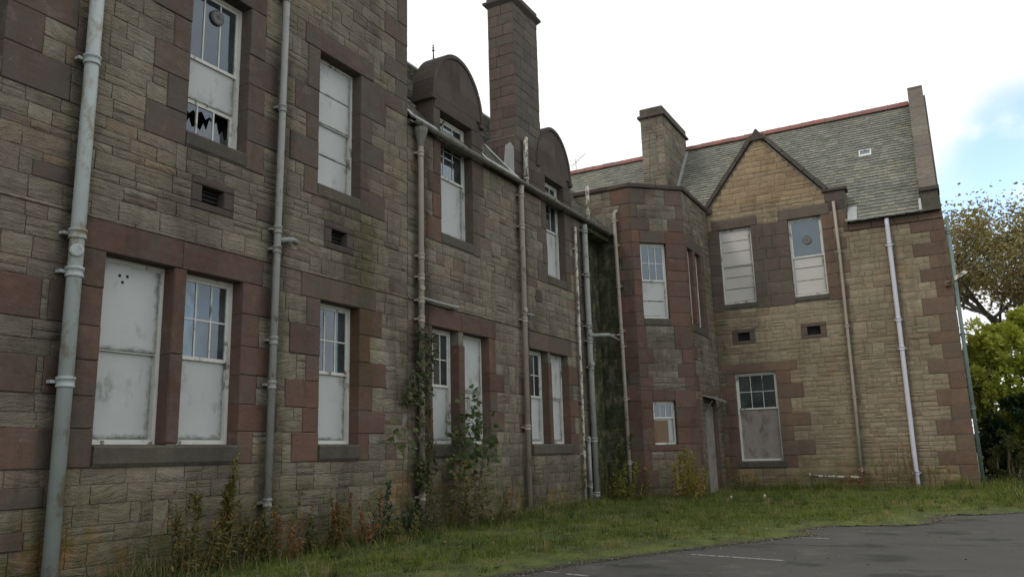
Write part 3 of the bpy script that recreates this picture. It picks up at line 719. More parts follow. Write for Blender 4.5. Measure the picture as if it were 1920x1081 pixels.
FRt = Frame((0, 13.5, 0), (-1, 0)); backing(tall, FRt, 0, 8, 8.0, 11.65, [], name='return_wall', thick=.4, front=0.0)
pb = PB(); pb.add([(.14, -3, 11.9), (.14, 13.62, 11.9), (-4, 13.62, 15.6), (-4, -3, 15.6), (-8.1, -3, 11.9), (-8.1, 13.62, 11.9)], [(0, 1, 2, 3), (3, 2, 5, 4), (0, 3, 4), (1, 5, 2), (0, 4, 5, 1)]); pb.build('roof', M['slate_att'], tall)
pb = PB(); pb.box(-8, -.5, -3, 13.4, -.4, 10.6); pb.build('inner_mass', M['interior'], tall) if False else None

# ================================================================== MIDDLE RANGE
midr = root('middle_range', 'two storey rubble range with two round topped gablets and a tall chimney', 'building', (0, 18, 0))
ex, ho = [], []
w_open = [(14.39, 15.43, 1.8, 4.30), (15.69, 16.8, 1.8, 4.30), (18.9, 20.0, 1.8, 4.27), (20.2, 21.3, 1.8, 4.27), (14.79, 16.16, 6.5, 9.42), (20.2, 21.45, 6.5, 9.42)]
ho += w_open; ex += w_open
crit = [.08, 1.5, 1.8, 4.3, 4.72, 4.75, 4.80, 6.22, 6.5, 8.6]
crs = make_courses(.08, 8.62, crit, .18, .29)
wall = backing(midr, FL, 13.51, 22.95, -.4, 8.72, ho, name='wall')
lintel(midr, FL, 14.39, 16.8, 4.3, 4.72, 'red', ex, .35, (15.56,)); lintel(midr, FL, 18.9, 21.3, 4.27, 4.72, 'redd', ex, .3, (20.1,))
for a, sd, b0, b1, mk, st in ((14.39, -1, 1.5, 4.3, 'red', 1), (16.8, 1, 1.5, 4.3, 'red', 1), (18.9, -1, 1.5, 4.27, 'red', 1), (21.3, 1, 1.5, 4.27, 'red', 0),
                              (14.79, -1, 6.22, 8.62, 'red', 0), (16.16, 1, 6.22, 8.62, 'redd', 1), (20.2, -1, 6.22, 8.62, 'redd', 0), (21.45, 1, 6.22, 8.62, 'redd', 1)):
    jamb(midr, FL, crs, a, sd, b0, b1, mk, ex, ws=(.3, .62), start=st, hmin=.34)
for a0, a1 in ((15.43, 15.69), (20.0, 20.2)):
    for y0, y1 in groups(crs, 1.8, 4.27, 1.1): block(midr, FL, a0, a1, y0, min(y1, 4.27), 'red', name='mullion', ch=.02)
    ex.append((a0, a1, 1.8, 4.3))
for a0, a1 in ((14.39, 15.56), (15.56, 16.8), (18.9, 20.1), (20.1, 21.3)): sill(midr, FL, a0, a1, 1.5, 1.8); ex.append((a0, a1, 1.5, 1.8))
for a0, a1 in ((14.79, 16.16), (20.2, 21.45)): sill(midr, FL, a0, a1, 6.22, 6.5, 'sill', .02); ex.append((a0, a1, 6.22, 6.5))
jamb(midr, FL, crs, 22.95, -1, .08, 8.62, 'left_obj', ex, ws=(.35, .6), depth=.4)
ex.append((13, 23, 4.75, 4.80))
block(midr, FL, 13.7, 14.15, crs[2], crs[4], 'redd'); ex.append((13.7, 14.15, crs[2], crs[4]))
block(midr, FL, 19.35, 19.75, 5.6, 5.95, 'dark', c1=.02)
stones(wall, FL, 13.51, 22.95, crs, ex, (.26, .6), 'left')
stones(wall, FL, 13.51, 22.95, [-.34, -.12, .08], [], (.4, .8), 'left', cap=60, off=.045)
string_course(midr, FL, 13.51, 22.95, 4.75, out=.022)
for k in range(9):
    a = 13.52 + k * 1.05
    if not any(a < h[1] and a + 1.05 > h[0] for h in ((14.79, 16.16), (20.2, 21.45))): block(midr, FL, a, a + 1.04, 8.62, 8.75, 'dark', c1=.05, depth=.3, name='eaves_stone')
window(midr, FL, 14.39, 15.43, 1.8, 4.3, ('glass', 3, 2), bl, .5, .22, label='window with six dark panes above a white board behind the sapling')
window(midr, FL, 15.69, 16.8, 1.8, 4.3, bl, bl, .48, .22, label='white boarded window behind the sapling leaves')
window(midr, FL, 18.9, 20.0, 1.8, 4.27, ('glass', 3, 2), bl, .5, .22, label='narrow window with dark panes above a white board')
window(midr, FL, 20.2, 21.3, 1.8, 4.27, bl, bl, .5, .22, label='narrow window covered with white boards')
window(midr, FL, 14.79, 16.16, 6.5, 9.40, ('glass', 3, 2), bl, .5, .22, label='window under the nearer gablet, panes reflecting the sky above a white board', blind=True)
window(midr, FL, 20.2, 21.45, 6.5, 9.40, ('glass', 3, 1), bl, .5, .22, label='window under the farther gablet, dark panes above a white board')
def gablet(ac, hw, w0, w1, spring, rise, low=8.62):
    g = PB(FL); T = -.52
    ell = lambda f, hw_, rs: (ac + hw_ * math.cos(f), spring + rs * math.sin(f))
    nn = 20; pts = [ell(math.pi * k / nn, hw - .06, rise - .08) for k in range(nn + 1)]
    g.prism([(ac + hw - .06, 9.5)] + pts + [(ac - hw + .06, 9.5)], T + .03, -.03)
    g.prism([(ac - hw + .06, low), (w0, low), (w0, 9.5), (ac - hw + .06, 9.5)], T + .03, -.03); g.prism([(w1, low), (ac + hw - .06, low), (ac + hw - .06, 9.5), (w1, 9.5)], T + .03, -.03)
    G = g.build('gablet', M['dark'], midr)
    # face stones: lintel, flanking piers, coursed tympanum with curved ends
    block(G, FL, w0 - .25, w1 + .25, 9.42, 9.74, 'dark', c1=.012, depth=T * -1 - .1, name='lintel')
    for x0, x1 in ((ac - hw + .05, w0), (w1, ac + hw - .05)):
        for k in range(2): block(G, FL, x0, x1, low + k * .4, low + k * .4 + .4, 'dark', c1=.012, depth=.5, ch=.01)
    hs = [0, .36, .70, 1.0]; top = rise - .09
    for k in range(4):
        z0 = hs[k] * top if k < 4 else top; z1 = (hs[k + 1] if k < 3 else 1.0) * top
        if z1 - z0 < .02: continue
        def wd(z): return (hw - .07) * math.sqrt(max(0, 1 - (z / top) ** 2))
        cuts = {0: (-1, -.3, .45, 1), 1: (-1, .1, 1), 2: (-1, 1)}[min(k, 2)]
        for f0, f1 in zip(cuts, cuts[1:]):
            L_, R_ = [], []
            for q in range(6):
                z = z0 + (z1 - z0) * q / 5; ww = wd(z)
                base = wd(z0)
                xl = ac - ww if f0 == -1 else ac + f0 * base * .9; xr = ac + ww if f1 == 1 else ac + f1 * base * .9
                xr = max(min(xr, ac + ww), ac - ww); xl = max(min(xl, ac + ww), ac - ww)
                L_.append((xl + .003, spring + z)); R_.append((xr - .003, spring + z))
            poly = L_[:1] + R_ + L_[:0:-1]
            if R_[-1][0] - L_[-1][0] < .01: poly = poly[:-1]
            p = PB(FL); p.prism(poly, -.1, .008 + U(-.002, .003)); p.build('tympanum_stone', M['dark'], G)
    for k in range(11):     # curved coping in separate stones
        f0, f1 = math.pi * (k + .01) / 11, math.pi * (k + .99) / 11; out, inn = [], []
        for q in range(4):
            f = f0 + (f1 - f0) * q / 3; out.append(ell(f, hw, rise)); inn.append(ell(f, hw - .10, rise - .10))
        p = PB(FL); p.prism(out + inn[::-1], T - .02, .035); p.build('coping_stone', M['dark'], G, smooth=False)
    for sx in (-1, 1):      # kneelers
        x = ac + sx * hw; p = PB(FL); p.box(min(x - sx * .14, x + sx * .05), max(x - sx * .14, x + sx * .05), spring - .14, spring, T - .03, .05, .02); p.build('kneeler', M['dark'], G)
    p = PB(FL); p.prism([(ac - hw + .3, 8.9), (ac + hw - .3, 8.9), (ac, 10.25)], -1.25, T); p.build('gablet_roof', M['lead'], G)
    return G
G1 = gablet(15.58, 1.13, 14.79, 16.16, 9.74, 1.34)
p = PB(); p.tube([(-.5, 15.28, 11.0), (-.5, 15.27, 11.32), (-.5, 15.27, 11.45)], [.025, .012, .006], 6)
for z_, r_ in ((11.28, .035), (11.35, .028), (11.41, .02)): p.tube([(-.5, 15.27, z_ - .012), (-.5, 15.27, z_ + .012)], r_, 6)
p.build('finial', M['iron'], G1)
G2 = gablet(20.88, 1.16, 20.2, 21.45, 9.72, 1.38)
SM = Slope((.1, 13.52, 8.76), (0, 1, 0), (-4.1, 0, 4.74)); LM = math.hypot(4.1, 4.74)
rf = PB(SM); rf.quad((0, 0, -.01), (12.9, 0, -.01), (12.9, LM, -.01), (0, LM, -.01)); rf.quad((0, 0, -.12), (0, LM, -.12), (12.9, LM, -.12), (12.9, 0, -.12))
roof = rf.build('roof', M['slate_att'], midr)
slates(roof, SM, 0, 12.9, LM, cap=120, cut=lambda a, b: (b < 1.6 and (1.0 < a < 3.2 or 6.3 < a < 8.5)) or (4.85 < a < 6.6 and b < 1.4))
for k in range(14):
    p = PB(SM); a = k * .92; p.box(a + .004, min(a + .915, 12.9), LM - .10, LM + .06, -.02, .07, .015); p.build('ridge_stone', M['lead'], roof)
p = PB(SM); p.box(.0, .10, .05, LM, .03, .05); p.build('lead_flashing', M['leadw'], roof)
for q0, q1 in ((4.72, 4.83), (3.18, 3.28)):
    p = PB(SM); p.box(q0, q1, 0, 1.5, .03, .05); p.build('lead_flashing', M['leadw'], roof)
p = PB(SM); p.box(.1, 1.0, -.06, .14, .03, .05); p.box(3.3, 4.9, -.06, .16, .03, .05); p.build('eaves_flashing', M['lead'], roof)
# chimney of the middle range
core = PB(); core.box(-.93, -.03, 18.42, 20.10, 8.5, 10.05); core.box(-.80, -.03, 18.56, 20.03, 10.0, 14.2)
ch = core.build('chimney', M['mortar'], midr)
FA = Frame((-.95, 18.38, 0), (1, 0)); FB = Frame((0, 18.38, 0), (0, 1))
face_blocks(ch, FA, 0, .965, 8.7, 10.0, (.28, .38), (.4, .7), ['dark', 'redd'], depth=.06); face_blocks(ch, FB, 0, 1.74, 8.7, 10.0, (.28, .38), (.45, .8), ['dark', 'chim_shaded'], depth=.06)
FA2 = Frame((-.82, 18.54, 0), (1, 0)); FB2 = Frame((-.02, 18.54, 0), (0, 1))
face_blocks(ch, FA2, 0, .81, 10.1, 14.2, (.27, .36), (.35, .6), ['redd'], depth=.05, c1=.01); face_blocks(ch, FB2, 0, 1.52, 10.1, 14.2, (.27, .36), (.35, .75), ['chim_shaded'], depth=.05, c1=.01)
p = PB(); p.add([(-.97, 18.36, 10.0), (.01, 18.36, 10.0), (.01, 20.14, 10.0), (-.97, 20.14, 10.0), (-.83, 18.53, 10.13), (-.01, 18.53, 10.13), (-.01, 20.07, 10.13), (-.83, 20.07, 10.13)], [(0, 1, 5, 4), (1, 2, 6, 5), (2, 3, 7, 6), (3, 0, 4, 7), (4, 5, 6, 7), (0, 3, 2, 1)]); p.build('weathering_course', M['dark'], ch)
p = PB(); p.add([(-.83, 18.53, 14.12), (-.01, 18.53, 14.12), (-.01, 20.07, 14.12), (-.83, 20.07, 14.12), (-.93, 18.43, 14.24), (.09, 18.43, 14.24), (.09, 20.17, 14.24), (-.93, 20.17, 14.24), (-.93, 18.43, 14.30), (.09, 18.43, 14.30), (.09, 20.17, 14.30), (-.93, 20.17, 14.30)], [(0, 1, 5, 4), (1, 2, 6, 5), (2, 3, 7, 6), (3, 0, 4, 7), (4, 5, 9, 8), (5, 6, 10, 9), (6, 7, 11, 10), (7, 4, 8, 11), (8, 9, 10, 11)]); p.build('cornice', M['dark'], ch)
p = PB(); p.add([(-.84, 18.52, 14.30), (0, 18.52, 14.30), (0, 20.08, 14.30), (-.84, 20.08, 14.30), (-.84, 18.52, 14.5), (0, 18.52, 14.5), (0, 20.08, 14.5), (-.84, 20.08, 14.5), (-.72, 18.64, 14.62), (-.12, 18.64, 14.62), (-.12, 19.96, 14.62), (-.72, 19.96, 14.62)], [(0, 1, 5, 4), (1, 2, 6, 5), (2, 3, 7, 6), (3, 0, 4, 7), (4, 5, 9, 8), (5, 6, 10, 9), (6, 7, 11, 10), (7, 4, 8, 11), (8, 9, 10, 11)]); p.build('blocking_course', M['sill'], ch)
p = PB(); p.prism([(0, 0), (.30, 0), (.33, .5), (.28, .95), (.1, 1.02), (.02, .8)], 0, .02)
p2 = PB(FA); p2.prism([(.62, 8.75), (.95, 8.75), (.95, 9.7), (.86, 9.85), (.70, 9.8), (.64, 9.3)], .012, .03); p2.build('render_patch', M['lead'], ch)

# recess between the range and the bay
FRc = Frame((-.45, 22.95, 0), (0, 1)); rh = [(.2, 1.0, 1.8, 4.2), (.2, 1.0, 6.5, 8.3)]
crr = make_courses(-.1, 8.45, [1.8, 4.2, 6.5, 8.3], .16, .26)
wr = backing(midr, FRc, -.3, 2.25, -.4, 8.5, rh, name='recess_wall'); stones(wr, FRc, 0, 2.05, crr, rh, (.25, .5), 'moss', cap=80)
for h in rh: window(midr, FRc, h[0], h[1], h[2], h[3], ('glass', 2, 2), ('glass', 2, 1), .5, .14)
p = PB(); p.box(-.45, .03, 22.96, 24.98, 8.46, 8.74, .012); p.build('stone_beam', M['moss_obj'], midr)
FEnd = Frame((0, 22.95, 0), (-1, 0)); backing(midr, FEnd, 0, .45, -.4, 8.5, [], name='end_wall', thick=.3, front=0)

# ================================================================== CORNER BAY
bay = root('corner_bay', 'canted two storey bay with red quoins and a dark flat parapet', 'building', (1.5, 27, 0))
TOP = 10.28
F1 = Frame((-1.5, 25, 0), (1, 0)); F2 = Frame((.8, 25, 0), (1, 1)); F3 = Frame((2.2, 26.4, 0), (0, 1)); L2 = 1.98
cb = make_courses(-.1, TOP, [1.55, 1.73, 3.11, 3.45, 5.55, 5.83, 8.37, 8.8], .18, .27)
e1, e2, e3 = [], [], []
h1 = [(0, 1.05, -.4, 8.8)]; e1 += h1
h2 = [(.30, 1.25, 5.83, 8.37), (.42, 1.22, 1.73, 3.11)]; e2 += h2
h3 = [(.18, .78, 5.7, 8.33), (1.08, 1.75, 5.7, 8.33), (.95, 2.1, -.4, 3.11)]; e3 += h3
cb3 = make_courses(-.1, TOP, [3.11, 3.45, 5.4, 5.7, 8.33, 8.75], .18, .27)
jamb(bay, F1, cb, 2.3, -1, -.1, TOP, 'red', e1, ws=(.42, .62), hmin=.36, depth=.03)
jamb(bay, F2, cb, 0, 1, -.1, 1.73, 'red', e2, ws=(.3, .55), hmin=.36, start=1, depth=.03); jamb(bay, F2, cb, 0, 1, 3.45, 5.55, 'red', e2, ws=(.3, .55), hmin=.36, depth=.03)
jamb(bay, F2, cb, L2, -1, -.1, 1.73, 'red', e2, ws=(.3, .55), hmin=.36, depth=.03); jamb(bay, F2, cb, L2, -1, 3.45, 5.55, 'red', e2, ws=(.35, .65), hmin=.36, start=1, depth=.03)
for (x0, x1, y0, y1, mk) in ((0, .42, 1.73, 3.45, 'red'), (1.22, L2, 1.73, 3.45, 'red'), (0, .30, 5.55, 8.8, 'red'), (1.25, L2, 5.55, 8.8, 'red')):
    for g0, g1 in groups(cb, y0, y1, .36): block(bay, F2, x0, x1, g0, g1, mk, depth=.03 if x0 == 0 or x1 == L2 else .2)
    e2.append((x0, x1, y0, y1))
block(bay, F2, .42, 1.22, 3.11, 3.45, 'red', name='lintel'); e2.append((.42, 1.22, 3.11, 3.45)); block(bay, F2, .30, 1.25, 8.37, 8.8, 'redd', name='lintel'); e2.append((.3, 1.25, 8.37, 8.8))
sill(bay, F2, .30, 1.25, 5.55, 5.83, 'sill', .02); e2.append((.3, 1.25, 5.55, 5.83)); sill(bay, F2, .2, 1.4, 1.5, 1.73, 'red', .03); e2.append((.2, 1.4, 1.5, 1.73))
jamb(bay, F2, cb, 0, 1, 8.8, TOP, 'redd', e2, ws=(.3, .6), hmin=.36, depth=.03); jamb(bay, F2, cb, L2, -1, 8.8, TOP, 'redd', e2, ws=(.3, .6), hmin=.36, depth=.03)
# face 3 dressings
for (x0, x1, y0, y1) in ((0, .18, 5.4, 8.33), (.78, 1.08, 5.7, 8.33), (1.75, 2.15, 5.4, 8.33), (0, .35, 1.0, 3.11), (2.1, 2.5, -.1, 3.11)):
    for g0, g1 in groups(cb3, y0, y1, .4): block(bay, F3, x0, x1, g0, g1, 'red', depth=.03 if x0 == 0 else .2)
    e3.append((x0, x1, y0, y1))
block(bay, F3, 0, 2.1, 8.33, 8.75, 'redd', name='lintel', depth=.03); e3.append((0, 2.1, 8.33, 8.75)); block(bay, F3, .7, 2.4, 3.11, 3.45, 'red', name='lintel'); e3.append((.7, 2.4, 3.11, 3.45))
sill(bay, F3, .18, 1.75, 5.4, 5.7, 'sill', .02); e3.append((.18, 1.75, 5.4, 5.7))
jamb(bay, F3, cb3, 0, 1, -.1, 1.0, 'red', e3, ws=(.35, .6), depth=.03); jamb(bay, F3, cb3, 0, 1, 3.2, 5.4, 'red', e3, ws=(.25, .5), depth=.03)
wa = backing(bay, F1, 0, 2.27, -.4, TOP, h1, name='wall', thick=.3); stones(wa, F1, 1.05, 2.3, [c for c in cb if c < 8.81], e1, (.25, .5), 'moss', cap=140); stones(wa, F1, 0, 2.3, [c for c in cb if c > 8.79], e1, (.3, .55), 'left', cap=30)
wb_ = backing(bay, F2, .012, L2 - .012, -.4, TOP, h2, name='wall', thick=.35); stones(wb_, F2, 0, L2, cb, e2, (.3, .6), 'left', cap=90)
wc_ = backing(bay, F3, .012, 3.3, -.4, TOP, h3, name='wall', thick=.35); stones(wc_, F3, 0, 3.1, cb3, e3, (.25, .5), 'left', cap=120)
window(bay, F2, .30, 1.25, 5.83, 8.37, ('glass', 3, 2), ('board', [.42]), .50, .12, label='window of the bay with six panes above a white board')
wl = window(bay, F2, .42, 1.22, 1.73, 3.11, ('glass', 3, 1), ('board', []), .62, .12, label='small window with an ochre board over its lower half')
p = PB(F2); p.box(.46, .98, 1.78, 2.50, -.17, -.14, .004); p.build('ochre_board', M['ochreboard'], wl)
window(bay, F3, .18, .78, 5.7, 8.33, bl, bl, .5, .14); window(bay, F3, 1.08, 1.75, 5.7, 8.33, bl, bl, .5, .14)
dr = PB(F3); dr.box(.95, 2.1, -.05, 3.1, -.16, -.10); door = dr.build('door', M['ply'], bay, label='grey weathered boarded door in the side of the bay')
for k in range(5): p = PB(F3); p.box(.96 + k * .228, .96 + k * .228 + .22, -.02, 3.02 + U(-.04, .04), -.10, -.055 + U(-.01, .01), .006); p.build('plank', M['ply'], door)
p = PB(F3); p.add([(.7, 3.30, .0), (2.4, 3.30, .0), (2.3, 3.12, .42), (.8, 3.18, .38), (.7, 3.34, .0), (2.4, 3.34, .0), (2.3, 3.17, .42), (.8, 3.22, .38)], [(0, 3, 2, 1), (4, 5, 6, 7), (3, 7, 6, 2), (0, 4, 7, 3), (1, 2, 6, 5)]); p.build('broken_hood', M['ply'], bay)
p = PB(F3); p.tube([(.85, 2.8, .02), (.85, 3.12, .3)], .03, 5); p.build('hood_bracket', M['iron'], bay); p = PB(F3); p.tube([(2.2, 2.8, .02), (2.2, 3.1, .3)], .03, 5); p.build('hood_bracket', M['iron'], bay)
for F, L_ in ((F1, 2.3), (F2, L2), (F3, 3.1)):
    n = max(1, round(L_ / .8))
    for k in range(n): block(bay, F, L_ * k / n - (.02 if k == 0 else 0), L_ * (k + 1) / n + (.02 if k == n - 1 else 0), TOP, TOP + .17, 'dark', c1=.075, depth=.3, name='parapet_stone', ch=.025)
p = PB(); p.add([(-1.5, 25.1, 10.2), (.8, 25.1, 10.2), (2.1, 26.45, 10.2), (2.1, 29.5, 10.2), (-1.5, 29.5, 10.2)], [(0, 1, 2, 3, 4)]); p.build('flat_roof', M['lead'], bay)

# ================================================================== GABLED WING
wing = root('gabled_wing', 'ochre rubble wing with steep slate roof, pointed gable and red ridge tiles', 'building', (6, 32, 0))
FW = Frame((0, 29.5, 0), (1, 0)); EZ = 8.78
ex, ho = [], []
w_open = [(2.60, 3.78, 6.72, 9.52), (5.09, 6.23, 6.72, 9.52), (2.76, 4.2, 1.1, 4.17)]
ho += w_open; ex += w_open; ho += [(3.0, 3.42, 5.32, 5.61), (5.4, 5.83, 5.34, 5.63)]
crs = make_courses(-.1, EZ, [.85, 1.1, 4.17, 4.5, 5.32, 5.61, 5.20, 5.73, 6.45, 6.72], .155, .225)
crg = make_courses(EZ, 12.75, [9.52, 9.9, 10.4], .17, .25)
vent(wing, FW, 3.0, 3.42, 5.32, 5.61, 'redd', ex, []); vent(wing, FW, 5.4, 5.83, 5.32, 5.61, 'redd', ex, [])
gl = lambda b: 2.30 + max(0, b - 10.38) * (1.95 / 2.5); gr_ = lambda b: (7.09 if b < 10.38 else 6.36 - (b - 10.38) * (2.03 / 2.5))
wall = backing(wing, FW, 1.8, 10.0, -.4, EZ, [h if h[3] < EZ else (h[0], h[1], h[2], EZ) for h in ho], name='wall', thick=.45, cap=False)
bk = backing(wing, FW, 1.9, 7.09, EZ, 10.38, [(h[0], h[1], EZ, 9.52) for h in w_open[:2]], name='gable_wall', thick=.45, cap=False, poly=[(2.25, 10.38), (6.40, 10.38), (4.30, 12.95)])
allc = crs[:-1] + crg
lintel(wing, FW, 2.60, 3.78, 9.52, 9.86, 'brown', ex, .25); lintel(wing, FW, 5.09, 6.23, 9.52, 9.9, 'brown', ex, .3)
for (a, sd, b0, b1, st, ws) in ((2.76, -1, .85, 4.17, 1, (.35, .55)), (4.2, 1, .85, 4.17, 1, (.45, .95)), (6.23, 1, 6.45, 9.52, 0, (.35, .7)), (10.0, -1, -.1, EZ, 0, (.5, .95))):
    jamb(wing, FW, allc, a, sd, b0, b1, 'redw', ex, ws=ws, start=st, hmin=.36, depth=.2)
block(wing, FW, 2.3, 4.95, 4.17, 4.5, 'redw', name='lintel'); ex.append((2.3, 4.95, 4.17, 4.5))
face_blocks(wing, FW, 2.21, 2.60, 6.45, 9.52, (.3, .42), (.4, .5), ['brown', 'redd'], depth=.2); ex.append((2.2, 2.6, 6.45, 9.52))
face_blocks(wing, FW, 3.78, 5.09, 6.45, 9.52, (.34, .46), (.4, .75), ['brown', 'brown', 'redd', 'brown'], depth=.2); ex.append((3.78, 5.09, 6.45, 9.52))
for a0, a1 in ((2.60, 3.78), (5.09, 6.23)): sill(wing, FW, a0, a1, 6.5, 6.72, 'sill', .02, .14); ex.append((a0, a1, 6.45, 6.72))
sill(wing, FW, 2.7, 4.3, .85, 1.1, 'sill', .05, .14); ex.append((2.7, 4.3, .85, 1.1))
face_blocks(wing, FW, 6.42, 7.09, 9.62, 10.3, (.3, .34), (.6, .7), ['dark'], depth=.2); ex.append((6.42, 7.09, 9.52, 10.4))
face_blocks(wing, FW, 6.93, 7.09, 8.8, 9.62, (.3, .34), (.6, .7), ['redd'], depth=.2)
p = PB(FW); p.box(6.35, 7.17, 10.3, 10.42, -.5, .08, .02); p.build('pilaster_cap', M['dark'], wing)
p = PB(FW); p.box(6.45, 7.085, 8.8, 10.3, -.8, -.2); p.build('pilaster', M['dark'], wing)
stones(wall, FW, 2.2, 10.0, crs, ex, (.24, .6), 'wing', jump=.1, split=.10)
def clipg(b0, b1):
    if b0 < 10.38: return (2.2, 6.95)
    return (gl(b1) - .02, gr_(b1) + .02) if gr_(b1) - gl(b1) > .12 else None
stones(bk, FW, 2.2, 7.09, crg, ex, (.3, .6), 'wing', cap=120, clip=clipg, jump=0, split=.08)
def coping(bld, P0, P1, n, mk, F=FW, th=.15, c0=-.4, c1=.09):
    P0, P1 = Vector(P0), Vector(P1); d = (P1 - P0); up = Vector((-d.y, d.x)).normalized()
    if up.y < 0: up = -up
    for k in range(n):
        q0, q1 = P0 + d * (k / n + .003), P0 + d * ((k + 1) / n - .003); t_ = th + U(-.008, .008)
        poly = [q0, q1, q1 + up * t_, q0 + up * t_]
        if d.x < 0: poly = poly[::-1]
        p = PB(F); p.prism([(v.x, v.y) for v in poly], c0, c1 + U(-.006, .006)); p.build('coping_stone', M[mk], bld)
coping(bk, (2.20, 10.33), (4.20, 12.88), 6, 'dark'); coping(bk, (6.46, 10.36), (4.42, 12.88), 6, 'sill')
p = PB(FW); p.prism([(4.02, 12.72), (4.62, 12.72), (4.50, 12.90), (4.36, 13.10), (4.31, 13.16), (4.25, 13.10), (4.12, 12.90)], -.42, .11); p.build('apex_stone', M['dark'], bk)
p = PB(FW); p.box(2.12, 2.42, 10.18, 10.40, -.4, .10, .02); p.build('kneeler', M['dark'], bk)
dm = PB(); dm.add([(2.15, 29.7, 10.40), (4.31, 29.7, 12.95), (6.50, 29.7, 10.40), (4.31, 32.55, 12.95), (2.15, 30.4, 10.4), (6.5, 30.4, 10.4)], [(0, 4, 3, 1), (2, 1, 3, 5)]); dm.build('dormer_roof', M['slate_att'], wing)
window(wing, FW, 2.60, 3.78, 6.72, 9.52, ('board', [.40, .70], 'boardw'), ('board', [.36, .68], 'boardw'), .50, .12, label='upper wing window covered with cream boards showing dark seams')
window(wing, FW, 5.09, 6.23, 6.72, 9.52, ('glass', 1, 1), ('board', [.36, .70], 'boardw'), .50, .12, disc=(.52, .72, .15), label='upper wing window with a round ventilator in its glass above boards')
window(wing, FW, 2.76, 4.2, 1.1, 4.17, ('glass', 3, 2), ('board', [], 'ply'), .59, .12, label='ground floor wing window, six panes above grey plywood')
# eaves cornice and gutter side
for k in range(4): block(wing, FW, 7.1 + k * .72, 7.1 + (k + 1) * .72, EZ, 9.02, 'redw', c1=.06, depth=.3, name='cornice_stone', ch=.02)
FS = Frame((10.0, 29.5, 0), (0, 1)); sw = backing(wing, FS, 0, 9, -.4, EZ + .2, [], name='side_wall', thick=.4, poly=[(0, EZ + .2), (9, EZ + .2), (4.5, 14.9)])
stones(sw, FS, 0, 9, make_courses(-.1, 8.9, [], .17, .25), [], (.3, .6), 'wing', cap=0)
SW = Slope((0, 29.25, 9.05), (1, 0, 0), (0, 4.75, 5.6)); LW = math.hypot(4.75, 5.6)
rf = PB(SW); rf.quad((-10, 1.15, -.012), (7.1, 1.15, -.012), (7.1, LW, -.012), (-10, LW, -.012)); rf.quad((7.1, 0, -.012), (9.42, 0, -.012), (9.42, LW, -.012), (7.1, LW, -.012)); S2 = Slope((0, 38.75, 9.05), (-1, 0, 0), (0, -4.75, 5.6)); roof = None
roof = rf.build('roof', M['slate_att'], wing)
p = PB(S2); p.quad((-9.42, 0, 0), (10, 0, 0), (10, LW, 0), (-9.42, LW, 0)); p.build('rear_slope', M['slate_att'], roof)
slates(roof, SW, -7, 9.42, LW, w_=.27, ex=.185, cut=lambda a, b: a < 7.1 and b < 1.1)
# red ridge tiles
k = 0; a = -6.9
while a < 9.38:
    L_ = .47; p = PB(); z0 = 14.60 + .03 * math.sin(a * .9) * 0; dz = U(-.008, .008)
    for sg in (-1, 1):
        p.add([(a + .004, 34, 14.80 + dz), (min(a + L_, 9.38), 34, 14.80 + dz), (min(a + L_, 9.38), 34 + sg * .20, 14.58 + dz), (a + .004, 34 + sg * .20, 14.58 + dz), (a + .004, 34 + sg * .2, 14.55 + dz), (min(a + L_, 9.38), 34 + sg * .2, 14.55 + dz)], [(0, 1, 2, 3), (3, 2, 5, 4)])
    p.add([(a, 34 - .205, 14.575 + dz), (a + .03, 34 - .205, 14.575 + dz), (a + .03, 34, 14.815 + dz), (a, 34, 14.815 + dz)], [(0, 1, 2, 3)])
    p.build('ridge_tile', M['ridge'], roof); a += L_
# raised gable coping at the free end
for k in range(10):
    p = PB(SW); b0 = .55 + k * .715; p.box(9.40, 9.93, b0, b0 + .71, -.25, .42 + U(-.006, .006), .012); p.build('coping_stone', M['cope'], roof)
p = PB(); p.box(9.42, 9.95, 29.28, 30.0, 9.05, 9.72, .01); kn = p.build('kneeler', M['sill'], wing)
p = PB(); p.box(9.39, 10.0, 29.2, 30.05, 9.72, 9.86, .02); p.build('kneeler_cap', M['dark'], kn)
p = PB(); p.box(9.40, 9.93, 33.95, 34.6, 14.5, 15.32, .01); p.build('coping_stone', M['cope'], roof)
p = PB(); p.box(9.34, 9.42, 29.27, 29.4, 9.05, 9.5); p.build('lead_flashing', M['leadw'], roof)
p = PB(SW); p.box(7.12, 7.42, .0, .80, .03, .05); p.build('lead_flashing', M['lead'], roof)
p = PB(SW)
cx, cy = 7.74, 4.22
for q in ((cx - .22, cx + .22, cy - .22, cy - .10), (cx - .22, cx - .17, cy - .10, cy + .16), (cx + .17, cx + .22, cy - .10, cy + .16), (cx - .22, cx + .22, cy + .16, cy + .20)): p.box(*q, .0, .075)
sk = p.build('skylight', M['leadw'], roof)
p = PB(SW); p.box(cx - .17, cx + .17, cy - .10, cy + .16, .02, .05); p.build('pane', M['glass'], sk)
